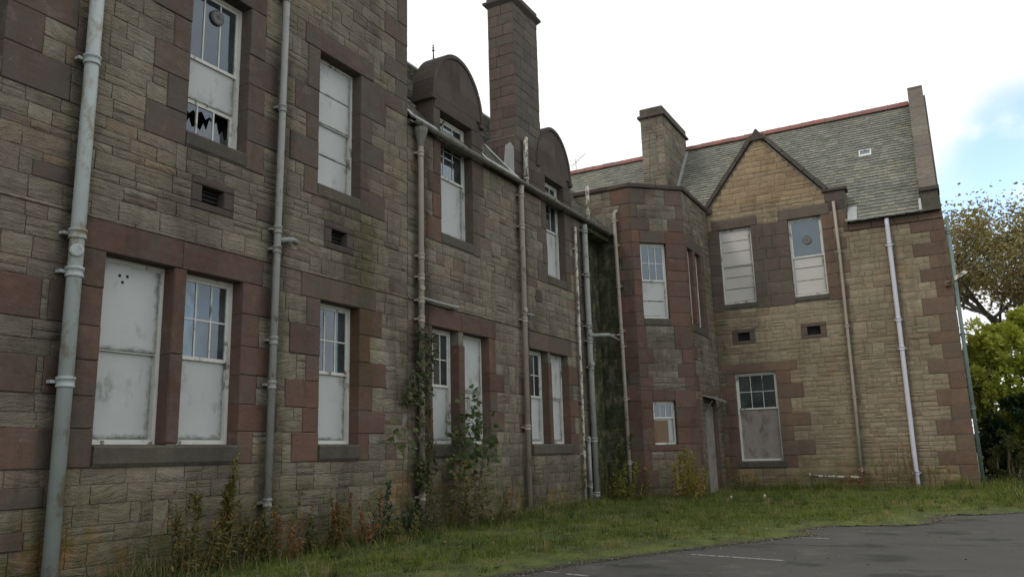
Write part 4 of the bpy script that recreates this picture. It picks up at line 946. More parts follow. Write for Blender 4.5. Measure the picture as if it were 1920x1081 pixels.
# rear chimney
core = PB(); core.box(-.53, .37, 30.73, 33.97, 9.5, 15.2)
ch = core.build('chimney', M['mortar'], wing)
FC1 = Frame((-.56, 30.7, 0), (1, 0)); FC2 = Frame((.40, 30.7, 0), (0, 1)); cc = make_courses(10.2, 15.12, [], .24, .36)
stones(ch, FC1, 0, .96, cc, [], (.26, .5), 'left', cap=30, joint=.01); stones(ch, FC2, 0, 3.28, cc, [], (.35, .7), 'left', cap=40, joint=.01)
for (x0, x1, y0, y1, z0, z1, nm, mk) in ((-.66, .50, 30.6, 34.08, 15.12, 15.24, 'cornice', 'dark'), (-.57, .41, 30.69, 33.99, 15.24, 15.55, 'blocking_course', 'sill')):
    p = PB(); p.box(x0, x1, y0, y1, z0, z1, .03); p.build(nm, M[mk], ch)
p = PB(SW); p.box(.38, .52, 1.6, LW, .02, .05); p.build('lead_flashing', M['lead'], roof)

# ================================================================== PIPES AND GUTTERS
def drainpipe(label, pts, r, mk, collars=(), hatches=(), brackets=True, wall='L', name='drainpipe', group='downpipes on the walls', tilt=None, open_top=False):
    """pts: world points from the foot upward; collars: heights"""
    pts = [Vector(q) for q in pts]
    T = root(name, label, 'drainpipe', tuple(pts[0]), group)
    P_ = PB(); 
    if open_top:
        n = 12; P_.tube(pts, r, n, cap=False); ins = PB(); ins.tube(pts[-2:] if len(pts) > 1 else pts, r * .86, n, cap=False)
    else: P_.tube(pts, r, 12)
    P_.build('pipe', M[mk], T, True)
    def at(z):
        for q0, q1 in zip(pts, pts[1:]):
            if min(q0.z, q1.z) <= z <= max(q0.z, q1.z) and abs(q1.z - q0.z) > 1e-4:
                f = (z - q0.z) / (q1.z - q0.z); return q0.lerp(q1, f)
        return pts[-1].copy()
    back = {'L': Vector((-1, 0, 0)), 'W': Vector((0, 1, 0)), 'E': Vector((0, 1, 0))}[wall]
    side = Vector((0, 1, 0)) if wall == 'L' else Vector((1, 0, 0))
    for z in collars:
        c = at(z); p = PB()
        prof = [(-.075, r * 1.04), (-.07, r * 1.22), (-.045, r * 1.22), (-.035, r * 1.10), (.015, r * 1.10), (.025, r * 1.27), (.05, r * 1.27), (.06, r * 1.18), (.062, r)]
        p.tube([c + Vector((0, 0, h)) for h, _ in prof], [q for _, q in prof], 14, cap=False); cl = p.build('collar', M[mk], T, True)
        if brackets:
            p = PB(); w_ = side * (r * 1.75); b_ = back * (r + .035); h = .02
            o = c + back * (r * .55); v = [o - w_ - Vector((0, 0, h)), o + w_ - Vector((0, 0, h)), o + w_ + Vector((0, 0, h)), o - w_ + Vector((0, 0, h))]
            v2 = [q + back * (r * .45 + .055) for q in v]
            p.add(v + v2, [(0, 1, 2, 3), (4, 7, 6, 5), (0, 4, 5, 1), (1, 5, 6, 2), (2, 6, 7, 3), (3, 7, 4, 0)]); p.build('ears', M[mk], cl)
    for z in hatches:
        c = at(z); p = PB(); f = -back if wall == 'L' else -back
        f = (f + side * (-.55 if wall == 'L' else .3)).normalized()
        p.tube([c + f * (r * .55), c + f * (r * 1.18), c + f * (r * 1.3)], [r * .95, r * .92, r * .7], 14); p.build('inspection_cover', M[mk], T)
    return T
def sc_(y, z, c): k = (9.816 - c) / 9.816; return (c, y * k, 1.5 + (z - 1.5) * k)
D1 = drainpipe('thick pale blue grey soil pipe nearest the camera, with a round inspection cover', [(.15, 6.16, -.05), (.15, 6.17, 11.6)], .092, 'pipe_grey', (2.55, 3.94, 4.44, 6.85, 9.2), (4.2,))
T = D1
p = PB(); p.tube([(.15, 6.17, 4.22), (.06, 6.17, 4.25)], .06, 10); p.build('boss', M['pipe_grey'], T)
D2 = drainpipe('grey pipe between the double window and the single windows of the tall block', [(.13, 9.61, -.1), (.13, 9.66, 5.4), (.13, 9.72, 11.6)], .06, 'pipe_old', (.9, 2.73, 3.45, 4.98, 5.32, 7.5, 9.6))
p = PB(); p.tube([(.13, 9.65, 5.13), (.13, 10.02, 5.22), (.10, 10.14, 5.2)], [.045, .045, .05], 10); p.build('branch_pipe', M['pipe_old'], D2, True)
p = PB(); p.tube([(.12, 9.90, 5.19), (.12, 9.95, 5.2)], .06, 10); p.build('collar', M['pipe_old'], D2)
D3 = drainpipe('mottled pipe wrapped in ivy where the tall block meets the lower range', [(.14, 13.80, -.1), (.14, 13.80, 8.5), (.14, 13.80, 8.55)], .062, 'pipe_tan', (.75, 4.35, 4.75, 5.25, 5.7, 8.0), (5.0,))
p = PB(); p.tube([(.14, 13.80, 4.80), (.14, 15.0, 4.79), (.14, 15.18, 4.79), (.02, 15.2, 4.79)], .038, 8); b_ = p.build('branch_pipe', M['pipe_old'], D3, True)
p = PB(); p.tube([(.14, 14.97, 4.79), (.14, 15.2, 4.79)], .052, 8); p.build('collar', M['pipe_old'], D3)
p = PB(); p.box(.0, .3, 13.56, 14.02, 8.52, 8.74, .0); p.tube([(.14, 13.80, 8.35), (.14, 13.80, 8.55)], [.07, .13], 10); p.build('rainwater_head', M['gutter'], D3, kind='stuff') if False else None
p = PB(); p.tube([(.14, 13.80, 8.16), (.14, 13.80, 8.28), (.14, 13.80, 8.50), (.14, 13.80, 8.58)], [.065, .085, .15, .16], 10); p.build('rainwater_head', M['gutter'], D3)
D4 = drainpipe('grey pipe under the chimney, with an inspection junction at the string course', [(.13, 18.42, -.02), (.13, 18.46, 8.35), (.15, 18.46, 8.6)], .072, 'pipe_tan', (.12, 2.2, 4.95, 7.45, 8.32), (5.2,))
p = PB(); p.tube([(.2, 18.45, 5.1), (.2, 18.85, 5.12)], .03, 6); p.build('bracket_arm', M['pipe_old'], D4)
D4b = drainpipe('short peeling cream vent pipe standing up from the gutter beside the chimney', [(.12, 18.80, 8.66), (.12, 18.84, 10.1)], .07, 'pipe_peel', (8.95,), brackets=False)
D5 = drainpipe('thin pale pipe near the end of the middle range', [(.10, 21.90, .1), (.10, 21.95, 2.6), (.10, 22.0, 8.3)], .042, 'pipe_peel', (1.5, 3.0, 5.3, 7.6))
D6 = drainpipe('thicker grey pipe with several junctions at the free end of the middle range', [(.14, 22.62, -.1), (.14, 22.62, 3.9), (.14, 22.62, 8.5)], .088, 'pipe_old', (.35, 1.9, 4.05, 4.85, 5.3, 6.9, 8.3), (4.15, 5.05))
D6b = drainpipe('short pipe stub beside the thick end pipe, rising out of the weeds', [(.12, 22.25, 0), (.12, 22.25, 2.0)], .055, 'pipe_old', (.6, 1.9))
p = PB(); p.tube([(.14, 22.62, 5.02), (.5, 23.3, 5.08), (.25, 24.7, 5.1)], .06, 8); p.build('branch_pipe', M['pipe_old'], D6, True)
D6c = drainpipe('peeling vent pipe standing above the gutter at the recess', [(.14, 22.95, 8.66), (.14, 23.0, 9.9)], .06, 'pipe_peel', (8.98, 9.0), brackets=False)
D7 = drainpipe('grey pipe with a bent top on the left flank of the bay', [(.36, 24.84, .0), (.34, 24.84, 4.6), (.29, 24.84, 9.2), (.30, 24.86, 9.42), (.36, 24.95, 9.52)], .062, 'pipe_tan', (1.2, 3.2, 4.9, 5.4, 6.9, 8.3, 9.15), wall='W')
p = PB(); p.tube([(.33, 24.82, 5.28), (-.12, 24.8, 5.30)], .032, 8); p.build('branch_pipe', M['pipe_peel'], D7, True)
D8 = drainpipe('slim tan pipe between the gable windows and the plain end of the wing', [(6.64, 29.38, .1), (6.69, 29.38, 3.0), (6.73, 29.38, 8.0), (6.71, 29.38, 9.9)], .052, 'pipe_tan', (.75, 3.1, 5.5, 8.1), wall='W')
p = PB(); p.tube([(6.64, 29.36, .50), (5.3, 29.36, .56), (5.06, 29.36, .60)], .04, 8); p.build('branch_pipe', M['pipe_peel'], D8, True)
p = PB(); p.tube([(5.06, 29.36, .60), (5.02, 29.36, .61)], .06, 8); p.build('pipe_end', M['pipe_peel'], D8)
D9 = drainpipe('lilac white plastic pipe on the plain end of the wing, free of any other fixture', [(8.33, 29.36, .02), (8.27, 29.36, .12), (8.27, 29.36, .5), (8.30, 29.36, 4.6), (8.32, 29.36, 8.75), (8.32, 29.36, 9.0)], .074, 'pipe_white', (.62, 4.6, 5.55, 8.1), wall='W', brackets=True)
D10 = drainpipe('dark green grey pipe round the outer corner of the wing', [(10.09, 29.56, .2), (10.09, 29.56, 4.5), (10.09, 29.56, 8.8)], .06, 'pipe_green', (2.6, 4.9, 8.3), wall='W')
def gutter(label, P0, P1, r, mk, joints, out, group=None):
    """half-round channel from P0 to P1, open at the top"""
    P0, P1 = Vector(P0), Vector(P1); T = root('gutter', label, 'gutter', tuple(P0), group); d = (P1 - P0).normalized(); out = Vector(out); up = Vector((0, 0, 1))
    def prof(c, rr, n=9): return [c + out * (math.cos(math.pi + math.pi * k / (n - 1)) * rr) + up * (math.sin(math.pi + math.pi * k / (n - 1)) * rr) for k in range(n)]
    def chan(a, b, r0, r1, nm, parent, mk_):
        p = PB(); n = 9; vs = prof(a, r1) + prof(a, r0) + prof(b, r1) + prof(b, r0); fs = []
        for k in range(n - 1): fs += [(k, k + 1, 2 * n + k + 1, 2 * n + k), (n + k, 3 * n + k, 3 * n + k + 1, n + k + 1), (k, n + k, n + k + 1, k + 1), (2 * n + k, 2 * n + k + 1, 3 * n + k + 1, 3 * n + k)]
        fs += [(0, 2 * n, 3 * n, n), (n - 1, 2 * n - 1, 4 * n - 1, 3 * n - 1)]
        p.add(vs, fs); p.build(nm, M[mk_], parent, True)
    chan(P0, P1, r - .012, r, 'channel', T, mk); L_ = (P1 - P0).length
    for j in joints: chan(P0 + d * (L_ * j - .04), P0 + d * (L_ * j + .04), r + .001, r + .016, 'joint', T, mk)
    return T
gutter('lichened iron gutter running across both gablet windows to the bay', (.17, 13.50, 8.70), (.17, 24.9, 8.70), .085, 'gutter', [.04, .12, .28, .43, .47, .60, .72, .80, .86, .97], (1, 0, 0), 'eaves gutters')
gutter('grey gutter along the eaves of the plain end of the wing', (7.1, 29.30, 9.12), (9.45, 29.30, 9.12), .07, 'lead', [.05, .4, .75, .97], (0, -1, 0), 'eaves gutters')

# floodlight, cable, aerial
fl = root('floodlight', 'small floodlight on a bracket at the outer corner of the wing', 'lamp', (9.95, 29.4, 6.6))
p = PB(); m_ = Matrix.Translation((10.22, 29.18, 6.72)) @ Matrix.Rotation(R(-32), 4, 'Y') @ Matrix.Rotation(R(18), 4, 'Z'); p.m = m_
p.add([(-.24, -.12, -.05), (.24, -.12, -.05), (.24, .12, -.05), (-.24, .12, -.05), (-.20, -.09, .07), (.20, -.09, .07), (.20, .09, .07), (-.20, .09, .07)], [(0, 3, 2, 1), (4, 5, 6, 7), (0, 1, 5, 4), (1, 2, 6, 5), (2, 3, 7, 6), (3, 0, 4, 7)]); p.build('housing', M['pipe_peel'], fl)
p = PB(); p.m = m_; p.box(-.21, .21, -.095, .095, -.062, -.052); p.build('lamp_glass', M['glass'], fl)
p = PB(); p.tube([(9.84, 29.49, 6.58), (9.86, 29.36, 6.58), (10.05, 29.22, 6.62), (10.1, 29.2, 6.68)], .02, 6); p.build('bracket', M['iron'], fl)
p = PB(); p.box(9.78, 9.92, 29.40, 29.49, 6.5, 6.66, .01); p.build('junction_box', M['ochreboard'], fl)
cb_ = root('cable', 'thin pale cable hanging down the red corner stones to the floodlight', 'cable', (9.8, 29.45, 6.6))
p = PB(); p.tube([(9.72, 29.46, 8.85), (9.76, 29.455, 8.0), (9.80, 29.455, 7.2), (9.83, 29.455, 6.66)], .011, 5); p.build('cable_run', M['ochreboard'], cb_)
wc2 = root('cable', 'thin dark cable drooping across the bay between its upper and lower windows', 'cable', (1.0, 25.0, 3.6))
p = PB(); pts = [F2.p(s * L2, 3.62 - .10 * math.sin(s * 3.1), .03) for s in [i / 8 for i in range(9)]]; p.tube([F1.p(1.9, 3.72, .03)] + pts, .009, 4); p.build('cable_run', M['iron'], wc2)
ae = root('tv_aerial', 'small television aerial on the slate ridge left of the rear chimney', 'aerial', (-5.0, 34, 14.8))
p = PB(); p.tube([(-5.0, 34, 14.7), (-5.0, 34, 15.35)], .014, 6); p.build('mast', M['iron'], ae)
p = PB(); p.tube([(-5.22, 33.95, 15.0), (-4.55, 34.1, 15.55)], .012, 5); p.build('boom', M['iron'], ae)
for k in range(7):
    f = k / 6; c = Vector((-5.22, 33.95, 15.0)).lerp(Vector((-4.55, 34.1, 15.55)), f); p = PB(); p.tube([c - Vector((.06, .1, -.08)) * (1.5 - f), c + Vector((.06, .1, -.08)) * (1.5 - f)], .007, 4); p.build('element', M['iron'], ae)

# ================================================================== GROUND
def gnoise(x, y, s=1.0): return mnoise.noise(Vector((x * s, y * s, .3)))
p = PB(); N = 40; 
xs = [-60, -20, -6, -1] + [0 + i * 1.5 for i in range(16)] + [30, 60, 200]; ys = [-60, -20, -8] + [-4 + i * 1.5 for i in range(24)] + [40, 60, 120, 500]
vs = [(x, y, -.012 * max(0, 6 - y) * 0) for y in ys for x in xs]; nx = len(xs)
p.add(vs, [(j * nx + i, j * nx + i + 1, (j + 1) * nx + i + 1, (j + 1) * nx + i) for j in range(len(ys) - 1) for i in range(nx - 1)])
g = p.build('ground', M['asphalt']); g['kind'] = 'structure'
EDGE = [(-5, 2.9), (0, 3.0), (5, 3.45), (8, 4.0), (9.45, 4.45), (10.92, 4.87), (12.66, 5.67), (14.53, 6.69), (15.46, 7.29), (15.9, 7.0), (16.12, 6.85), (17.1, 7.2), (17.6, 8.5), (17.75, 8.85), (18.3, 9.0), (20.14, 9.1), (20.4, 9.9), (21.2, 10.7), (21.9, 13), (22.6, 20), (23.2, 34)]
def edge_x(y):
    if y >= 23.2: return 40.
    for (y0, x0), (y1, x1) in zip(EDGE, EDGE[1:]):
        if y0 <= y <= y1: return x0 + (x1 - x0) * (y - y0) / (y1 - y0)
    return 2.9
def vh(x, y):
    """height of the verge: a low bank rising a little towards the walls of the wing"""
    d = edge_x(y) - x + gnoise(x, y, 2.3) * .10 + gnoise(x, y, 6) * .05
    if d < -.25: return None
    k = min(1, max(0, d + .02) / .8); k = k * k * (3 - 2 * k)
    return .014 + .06 * min(0, d) * 2 + .06 * k + .02 * k * gnoise(x, y, 1.2) + .05 * max(0, min(1, (y - 20) / 8)) * min(1, d / 2)
st = .14; vmap = {}; V = []; Fq = []
xs = [i * st - .1 for i in range(int(12.5 / st))]; ys = [-5 + j * st for j in range(int(36 / st))]
for j, y in enumerate(ys):
    for i, x in enumerate(xs):
        h = vh(x, y)
        if h is not None: vmap[(i, j)] = len(V); V.append((x, y, h))
for (i, j) in list(vmap):
    q = [vmap.get(k) for k in ((i, j), (i + 1, j), (i + 1, j + 1), (i, j + 1))]
    if None not in q: Fq.append(q)
p = PB(); p.add(V, Fq); g = p.build('grass_verge', M['soil'], smooth=True); g['kind'] = 'structure'
p = PB(); p.add([(12.2, 22.6, .05), (60, 24, .05), (60, 80, .3), (9.9, 80, .3), (9.9, 31.2, .16), (12.2, 31.2, .16)], [(0, 1, 2, 3, 4, 5)]); g = p.build('lawn', M['soil']); g['kind'] = 'structure'
p = PB(); p.add([(12.0, 21.75, .03), (60, 24, .03), (60, 24.2, .052), (12.0, 22.7, .06)], [(0, 1, 2, 3)]); g = p.build('lawn_edge', M['soil']); g['kind'] = 'structure'

def poly_mesh(name, V, F_, tones, mat, parent=None, kind=None):
    V = np.asarray(V, dtype=float); c = (V.min(0) + V.max(0)) / 2
    me = bpy.data.meshes.new(name); me.from_pydata((V - c).tolist(), [], F_); me.materials.append(mat)
    at = me.attributes.new('tone', 'FLOAT', 'FACE'); at.data.foreach_set('value', tones)
    return link(name, me, parent, Matrix.Translation(Vector(c)), kind)
# grass blades, thousands of bent slivers
V, Fq, T_ = [], [], []
rg = random.Random(3)
def blade(x, y, z, h, w_, tone, lean=.45):
    a = rg.uniform(0, 6.283); dx, dy = math.cos(a), math.sin(a); b = rg.uniform(0, 6.283); lx, ly = math.cos(b) * h * lean * rg.uniform(.2, 1.3), math.sin(b) * h * lean * rg.uniform(.2, 1.3); n = len(V)
    V.extend([(x - dx * w_, y - dy * w_, z - .01), (x + dx * w_, y + dy * w_, z - .01), (x + dx * w_ * .7 + lx * .4, y + dy * w_ * .7 + ly * .4, z + h * .6), (x - dx * w_ * .7 + lx * .4, y - dy * w_ * .7 + ly * .4, z + h * .6), (x + lx, y + ly, z + h)])
    Fq.extend([(n, n + 1, n + 2, n + 3), (n + 3, n + 2, n + 4)]); T_.extend([tone, min(1, tone + .06)])
cnt = 0
while cnt < 105000:
    y = 4.5 + 26.0 * rg.random() ** 1.05; x = rg.uniform(0, 12.0)
    if y > 29.35 and x < 10.05: continue
    if x < 2.35 and y > 26.4: continue
    if x < .05 or (x < .5 and y > 24.9): continue
    if y < 25 and x > 12: continue
    h0 = vh(x, y)
    if h0 is None or h0 < .012: continue
    d = edge_x(y) - x
    dens = .35 + .65 * min(1, max(0, d / .7)); pn = gnoise(x, y, .9) * .5 + .5
    if rg.random() > dens * (.25 + 1.1 * pn * (gnoise(x, y + 9, 3.1) * .5 + .62)): continue
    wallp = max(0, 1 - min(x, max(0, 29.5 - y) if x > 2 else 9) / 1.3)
    hh = (.014 + .045 * pn * min(1, max(0, d - .3) / 1.5) + .20 * wallp * rg.random() ** 1.5 + (.05 + .14 * rg.random() if rg.random() < .05 and d > .6 else 0)) * rg.uniform(.6, 1.4)
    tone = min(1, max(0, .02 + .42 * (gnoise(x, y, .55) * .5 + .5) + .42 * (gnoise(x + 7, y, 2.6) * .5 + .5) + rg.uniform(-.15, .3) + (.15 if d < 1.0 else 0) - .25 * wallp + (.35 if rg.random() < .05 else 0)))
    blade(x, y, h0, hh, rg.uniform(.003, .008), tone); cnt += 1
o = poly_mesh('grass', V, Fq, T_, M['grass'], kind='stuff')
o['label'] = 'short mossy grass with taller tufts along the walls'; o['category'] = 'grass'
V, Fq, T_ = [], [], []
for _ in range(620):
    y = rg.uniform(6, 29); x = rg.uniform(.2, 11); h0 = vh(x, y)
    if h0 is None or h0 < .03 or (x < 2.6 and y > 24.6) or (y > 29.2): continue
    tn = rg.choice((.1, .2, .35, .55, .7, .92, .97)); hh = rg.uniform(.07, .2); sp = rg.uniform(.03, .10)
    if rg.random() < .25:      # broad leaved rosette
        for k in range(9):
            a = rg.uniform(0, 6.28); d = Vector((math.cos(a), math.sin(a), .35)); n = len(V); s1 = Vector((-d.y, d.x, 0)) * .018; c = Vector((x, y, h0 + .01)); L_ = rg.uniform(.06, .13)
            V.extend([tuple(c), tuple(c + d * L_ * .6 + s1), tuple(c + d * L_), tuple(c + d * L_ * .6 - s1)]); Fq.append((n, n + 1, n + 2, n + 3)); T_.append(min(1, tn * .5 + rg.uniform(0, .2)))
    else:
        for k in range(34): blade(x + rg.gauss(0, sp), y + rg.gauss(0, sp), h0, hh * rg.uniform(.5, 1.3), rg.uniform(.003, .006), min(1, max(0, tn + rg.uniform(-.12, .12))), .6)
o = poly_mesh('grass_clumps', V, Fq, T_, M['grass'], kind='stuff'); o['label'] = 'uneven clumps of longer grass and rosettes in the verge'; o['category'] = 'grass'
# ragged fringe of taller dead and green grass against the walls
V, Fq, T_ = [], [], []
segs = [((.12, 7.0), (.12, 22.9), 1.0), ((.5, 24.4), (2.4, 26.2), .8), ((2.55, 26.5), (2.55, 29.2), .6), ((2.6, 29.25), (9.95, 29.25), 1.2), ((9.95, 29.3), (12.0, 27.5), .7)]
for (p0, p1, dn) in segs:
    LL = math.hypot(p1[0] - p0[0], p1[1] - p0[1]); nn = int(LL * 420 * dn)
    for _ in range(nn):
        f = rg.random(); x = p0[0] + (p1[0] - p0[0]) * f; y = p0[1] + (p1[1] - p0[1]) * f; o_ = abs(rg.gauss(0, .30)); cl = gnoise(x * 1.0 + 3, y, 1.7) * .5 + .5
        if p0[0] == .12: x += o_
        elif abs(p0[1] - 29.25) < .2: y -= o_
        else: x += o_ * .7; y -= o_ * .7
        h0 = vh(x, y)
        if h0 is None: continue
        blade(x, y, h0, (.10 + .42 * cl * rg.random() ** 1.2) * max(.3, 1 - o_), rg.uniform(.003, .006), min(1, max(0, rg.choice((.15, .3, .5, .88, .95, 1.0)) + rg.uniform(-.1, .1))), .5)
o = poly_mesh('wall_side_grass', V, Fq, T_, M['grass'], kind='stuff'); o['label'] = 'ragged taller grass growing against the foot of the walls'; o['category'] = 'grass'
# fallen leaves caught in the grass
V, Fq, T_ = [], [], []
for _ in range(3300):
    y = rg.uniform(6, 29); x = rg.uniform(.1, 12.5); h0 = vh(x, y)
    if (h0 is None and rg.random() < .86) or (x < 2.4 and y > 25): continue
    h0 = h0 or -.004
    leaf_c = Vector((x, y, h0 + rg.uniform(.01, .05))); s_ = rg.uniform(.012, .035); a = rg.uniform(0, 6.28); n = len(V)
    V.extend([tuple(leaf_c + Vector((math.cos(a + k * 1.57) * s_, math.sin(a + k * 1.57) * s_ * .7, rg.uniform(-.008, .012)))) for k in range(4)]); Fq.append((n, n + 1, n + 2, n + 3)); T_.append(rg.random())
o = poly_mesh('fallen_leaves', V, Fq, T_, mat_leaf('fallen_leaf_browns', [(0, (.05, .03, .015)), (.7, (.13, .08, .03)), (1, (.24, .17, .06))], .1), kind='stuff'); o['label'] = 'brown fallen leaves scattered over the verge'; o['category'] = 'leaves'
# coarse far grass on the lawn right of the wing
V, Fq, T_ = [], [], []
for _ in range(9000):
    x, y = rg.uniform(10.2, 17), rg.uniform(22.6, 37)
    blade(x, y, .08, rg.uniform(.08, .28), .014, rg.uniform(.1, .85))
o = poly_mesh('rough_grass', V, Fq, T_, M['grass'], kind='stuff'); o['label'] = 'rough uncut grass below the hedge'; o['category'] = 'grass'
# scattered leaf litter and gravel on the asphalt edge
V, Fq, T_ = [], [], []
for _ in range(1500):
    y = rg.uniform(7.5, 22); x = edge_x(y) + abs(rg.gauss(0, .22)) - .12; s = rg.uniform(.006, .020); a = rg.uniform(0, 6.28); n = len(V)
    for k in range(4): V.append((x + s * math.cos(a + k * 1.57), y + s * math.sin(a + k * 1.57) * .8, .012 + rg.uniform(0, .016)))
    V.append((x, y, .03)); Fq.extend([(n, n + 1, n + 4), (n + 1, n + 2, n + 4), (n + 2, n + 3, n + 4), (n + 3, n, n + 4)]); tn = rg.random(); T_.extend([tn] * 4)
o = poly_mesh('gravel', V, Fq, T_, mat_leaf('gravel_and_litter', [(0, (.05, .045, .04)), (.8, (.12, .10, .07)), (.92, (.14, .10, .045)), (1, (.30, .29, .26))], 0), kind='stuff'); o['label'] = 'small gravel and fallen leaves along the asphalt edge'; o['category'] = 'gravel'
# worn bay lines
for k, (p0, p1, lb) in enumerate((((6.02, 12.30), (7.42, 11.95), 'worn white bay line, the nearest long one on the asphalt'), ((6.80, 15.10), (7.60, 14.95), 'short worn white bay line farthest away on the asphalt'), ((4.72, 10.04), (4.95, 9.97), 'small broken piece of white line at the mossy edge'), ((5.10, 9.92), (5.45, 9.82), 'faint stub of white line near the bottom edge'))):
    a, b = Vector((*p0, .004)), Vector((*p1, .004)); d = (b - a).normalized(); q = Vector((-d.y, d.x, 0)) * (.045 if k != 2 else .03)
    p = PB(); p.quad(a - q, b - q, b + q, a + q); o = p.build('painted_line', M['line']); o['label'] = lb; o['category'] = 'road marking'; o['group'] = 'worn parking bay lines'

# ================================================================== PLANTS
def leaf(L, c, d, up, ln, wd, shape, tone):
    """add one leaf to the lists L=(V,F,T): base c, direction d"""
    V, F_, T_ = L; d = d.normalized(); s = d.cross(up)
    if s.length < 1e-3: s = d.orthogonal()
    s.normalize(); n_ = s.cross(d); b = len(V)
    if shape == 'oval':
        pts = [(0, 0, 0), (.3, .5, .03), (.7, .42, .0), (1, 0, -.08), (.7, -.42, 0), (.3, -.5, .03)]
        V.extend([tuple(c + d * (x * ln) + s * (y * wd) + n_ * (z * ln)) for x, y, z in pts]); F_.extend([(b, b + 1, b + 2, b + 3), (b, b + 3, b + 4, b + 5)]); T_.extend([tone, tone])
    elif shape == 'maple':
        pts = [(0, 0), (.12, .30), (.05, .62), (.34, .42), (.52, .78), (.62, .36), (.78, .30), (1.05, 0), (.78, -.30), (.62, -.36), (.52, -.78), (.34, -.42), (.05, -.62), (.12, -.30)]
        V.extend([tuple(c + d * (x * ln) + s * (y * wd) - n_ * (abs(y) * .18 * ln + x * x * .12 * ln)) for x, y in pts]); F_.append(tuple(range(b, b + 8))); F_.append((b, b + 7, b + 8, b + 9, b + 10, b + 11, b + 12, b + 13)); T_.extend([tone, tone])
    else:
        pts = [(0, .06), (.5, .5), (1, 0), (.5, -.5), (0, -.06)]
        V.extend([tuple(c + d * (x * ln) + s * (y * wd) - n_ * (x * x * .25 * ln)) for x, y in pts]); F_.append((b, b + 1, b + 2, b + 3, b + 4)); T_.append(tone)
def rv(q=1.0): return Vector((rg.gauss(0, q), rg.gauss(0, q), rg.gauss(0, q)))
def stalk(P0, H, lean, n=7, curl=.12):
    pts = [Vector(P0)]; d = Vector((lean[0], lean[1], 1)).normalized()
    for k in range(n): d = (d + rv(curl * .5) + Vector((0, 0, .03))).normalized(); pts.append(pts[-1] + d * (H / n))
    return pts
def weed(name, label, cat, base, stalks, mat, ln, wd, shape='oval', per=26, tone=(0, 1), side=0, group=None, lean=.25, start=.25, spike=None, stemr=.008, upb=.5):
    """plant of several leafy stems; stalks is a list of heights or (dx,dy,h,lx,ly)"""
    T = root(name, label, cat, base, group); L = ([], [], []); B0 = Vector(base); st_ = PB(); L2_ = ([], [], [])
    for s in stalks:
        if not isinstance(s, tuple): s = (rg.uniform(-.15, .15), rg.uniform(-.2, .2), s, rg.uniform(-.1, lean), rg.uniform(-lean, lean))
        pts = stalk(B0 + Vector((s[0], s[1], 0)), s[2], (s[3], s[4])); st_.tube(pts, [stemr * (1.2 - .9 * k / 7) for k in range(8)], 4)
        if not side:
            for k in range(int(per * s[2])):
                f = rg.uniform(start, 1); q = f * 7; i = min(6, int(q)); c = pts[i].lerp(pts[i + 1], q - i); d = rv() + Vector((0, 0, upb))
                if spike and f > spike[0]: leaf(L2_, c + rv(.018), rv() + Vector((0, 0, .3)), Vector((0, 0, 1)), spike[1] * rg.uniform(.6, 1.3), spike[1] * .6, 'oval', rg.random())
                else: leaf(L, c, d, rv() + Vector((0, 0, 1.5)), ln * rg.uniform(.6, 1.3), wd * rg.uniform(.7, 1.2), shape, rg.uniform(*tone))
        else:
            for k in range(int(side * s[2])):
                f = rg.uniform(start, .98); q = f * 7; i = min(6, int(q)); c = pts[i].lerp(pts[i + 1], q - i); dd = (rv() + Vector((.3, 0, .8))).normalized(); LL = s[2] * .3 * (1.1 - f); e = c + dd * LL
                st_.tube([c, e], [stemr * .5, stemr * .25], 3)
                for _ in range(max(2, int(per * LL))):
                    c2 = c.lerp(e, rg.uniform(.2, 1)); leaf(L2_ if spike and f > spike[0] else L, c2 + rv(.01), rv() + dd, rv() + Vector((0, 0, 1.5)), ln * rg.uniform(.6, 1.3), wd * rg.uniform(.7, 1.2), shape, rg.uniform(*tone))
    st_.build('stem', M['stem'], T)
    if L[0]: poly_mesh('foliage', *L, M[mat], T)
    if L2_[0]: poly_mesh('flower_spikes', *L2_, M[spike[2]], T, 'stuff')
    return T
B = 'shrub'
weed('buddleia', 'tall yellowing buddleia with long narrow leaves under the double window', B, (.55, 8.15, .02), [(-.1, -.25, 1.35, .02, .10), (0, 0, 1.75, .02, .28), (.1, .1, 1.5, .05, .22), (.05, .3, 1.05, .08, .15), (-.05, -.4, .95, .03, -.05), (.1, -.1, .8, .2, 0)], 'bud_leaf', .14, .034, 'narrow', 170, (.2, 1), spike=(.80, .04, 'yel_leaf'), start=.15, stemr=.011)
weed('dead_weed', 'thin brown dead stalks beside the thick near pipe', 'weed', (.3, 7.35, .0), [(0, -.2, 1.0, .02, .08), (.05, .1, 1.25, 0, .03), (.1, .25, .9, .02, .05), (.1, -.4, .7, .02, 0)], 'rust_leaf', .035, .012, 'narrow', 45, (0, .5), start=.4, stemr=.007)
weed('dead_weed', 'bent dark stems leaning under the double window sill', 'weed', (.35, 7.85, .0), [(0, -.1, 1.1, .0, -.12), (.05, .1, 1.0, .02, .1)], 'moss_leaf', .05, .015, 'narrow', 50, (0, .6), start=.35)
weed('low_weed', 'low dull leafy weed at the foot of the grey pipe', 'weed', (.4, 9.15, .0), [.55, .7, .5, .65, .45, .6, .4], 'bud_leaf', .11, .03, 'narrow', 200, (0, .9), start=.1)
weed('dock_plant', 'rusty orange seeding weed under the single window', 'weed', (.4, 10.95, .0), [.85, 1.0, .7, .9, .6, .75, .55, .8], 'rust_leaf', .04, .02, 'oval', 260, (0, 1), start=.1)
weed('low_weed', 'olive weeds beside the rusty seeding weed', 'weed', (.4, 10.25, .0), [.5, .6, .7, .5, .4, .55], 'bud_leaf', .07, .025, 'narrow', 130, (0, .6), start=.1)
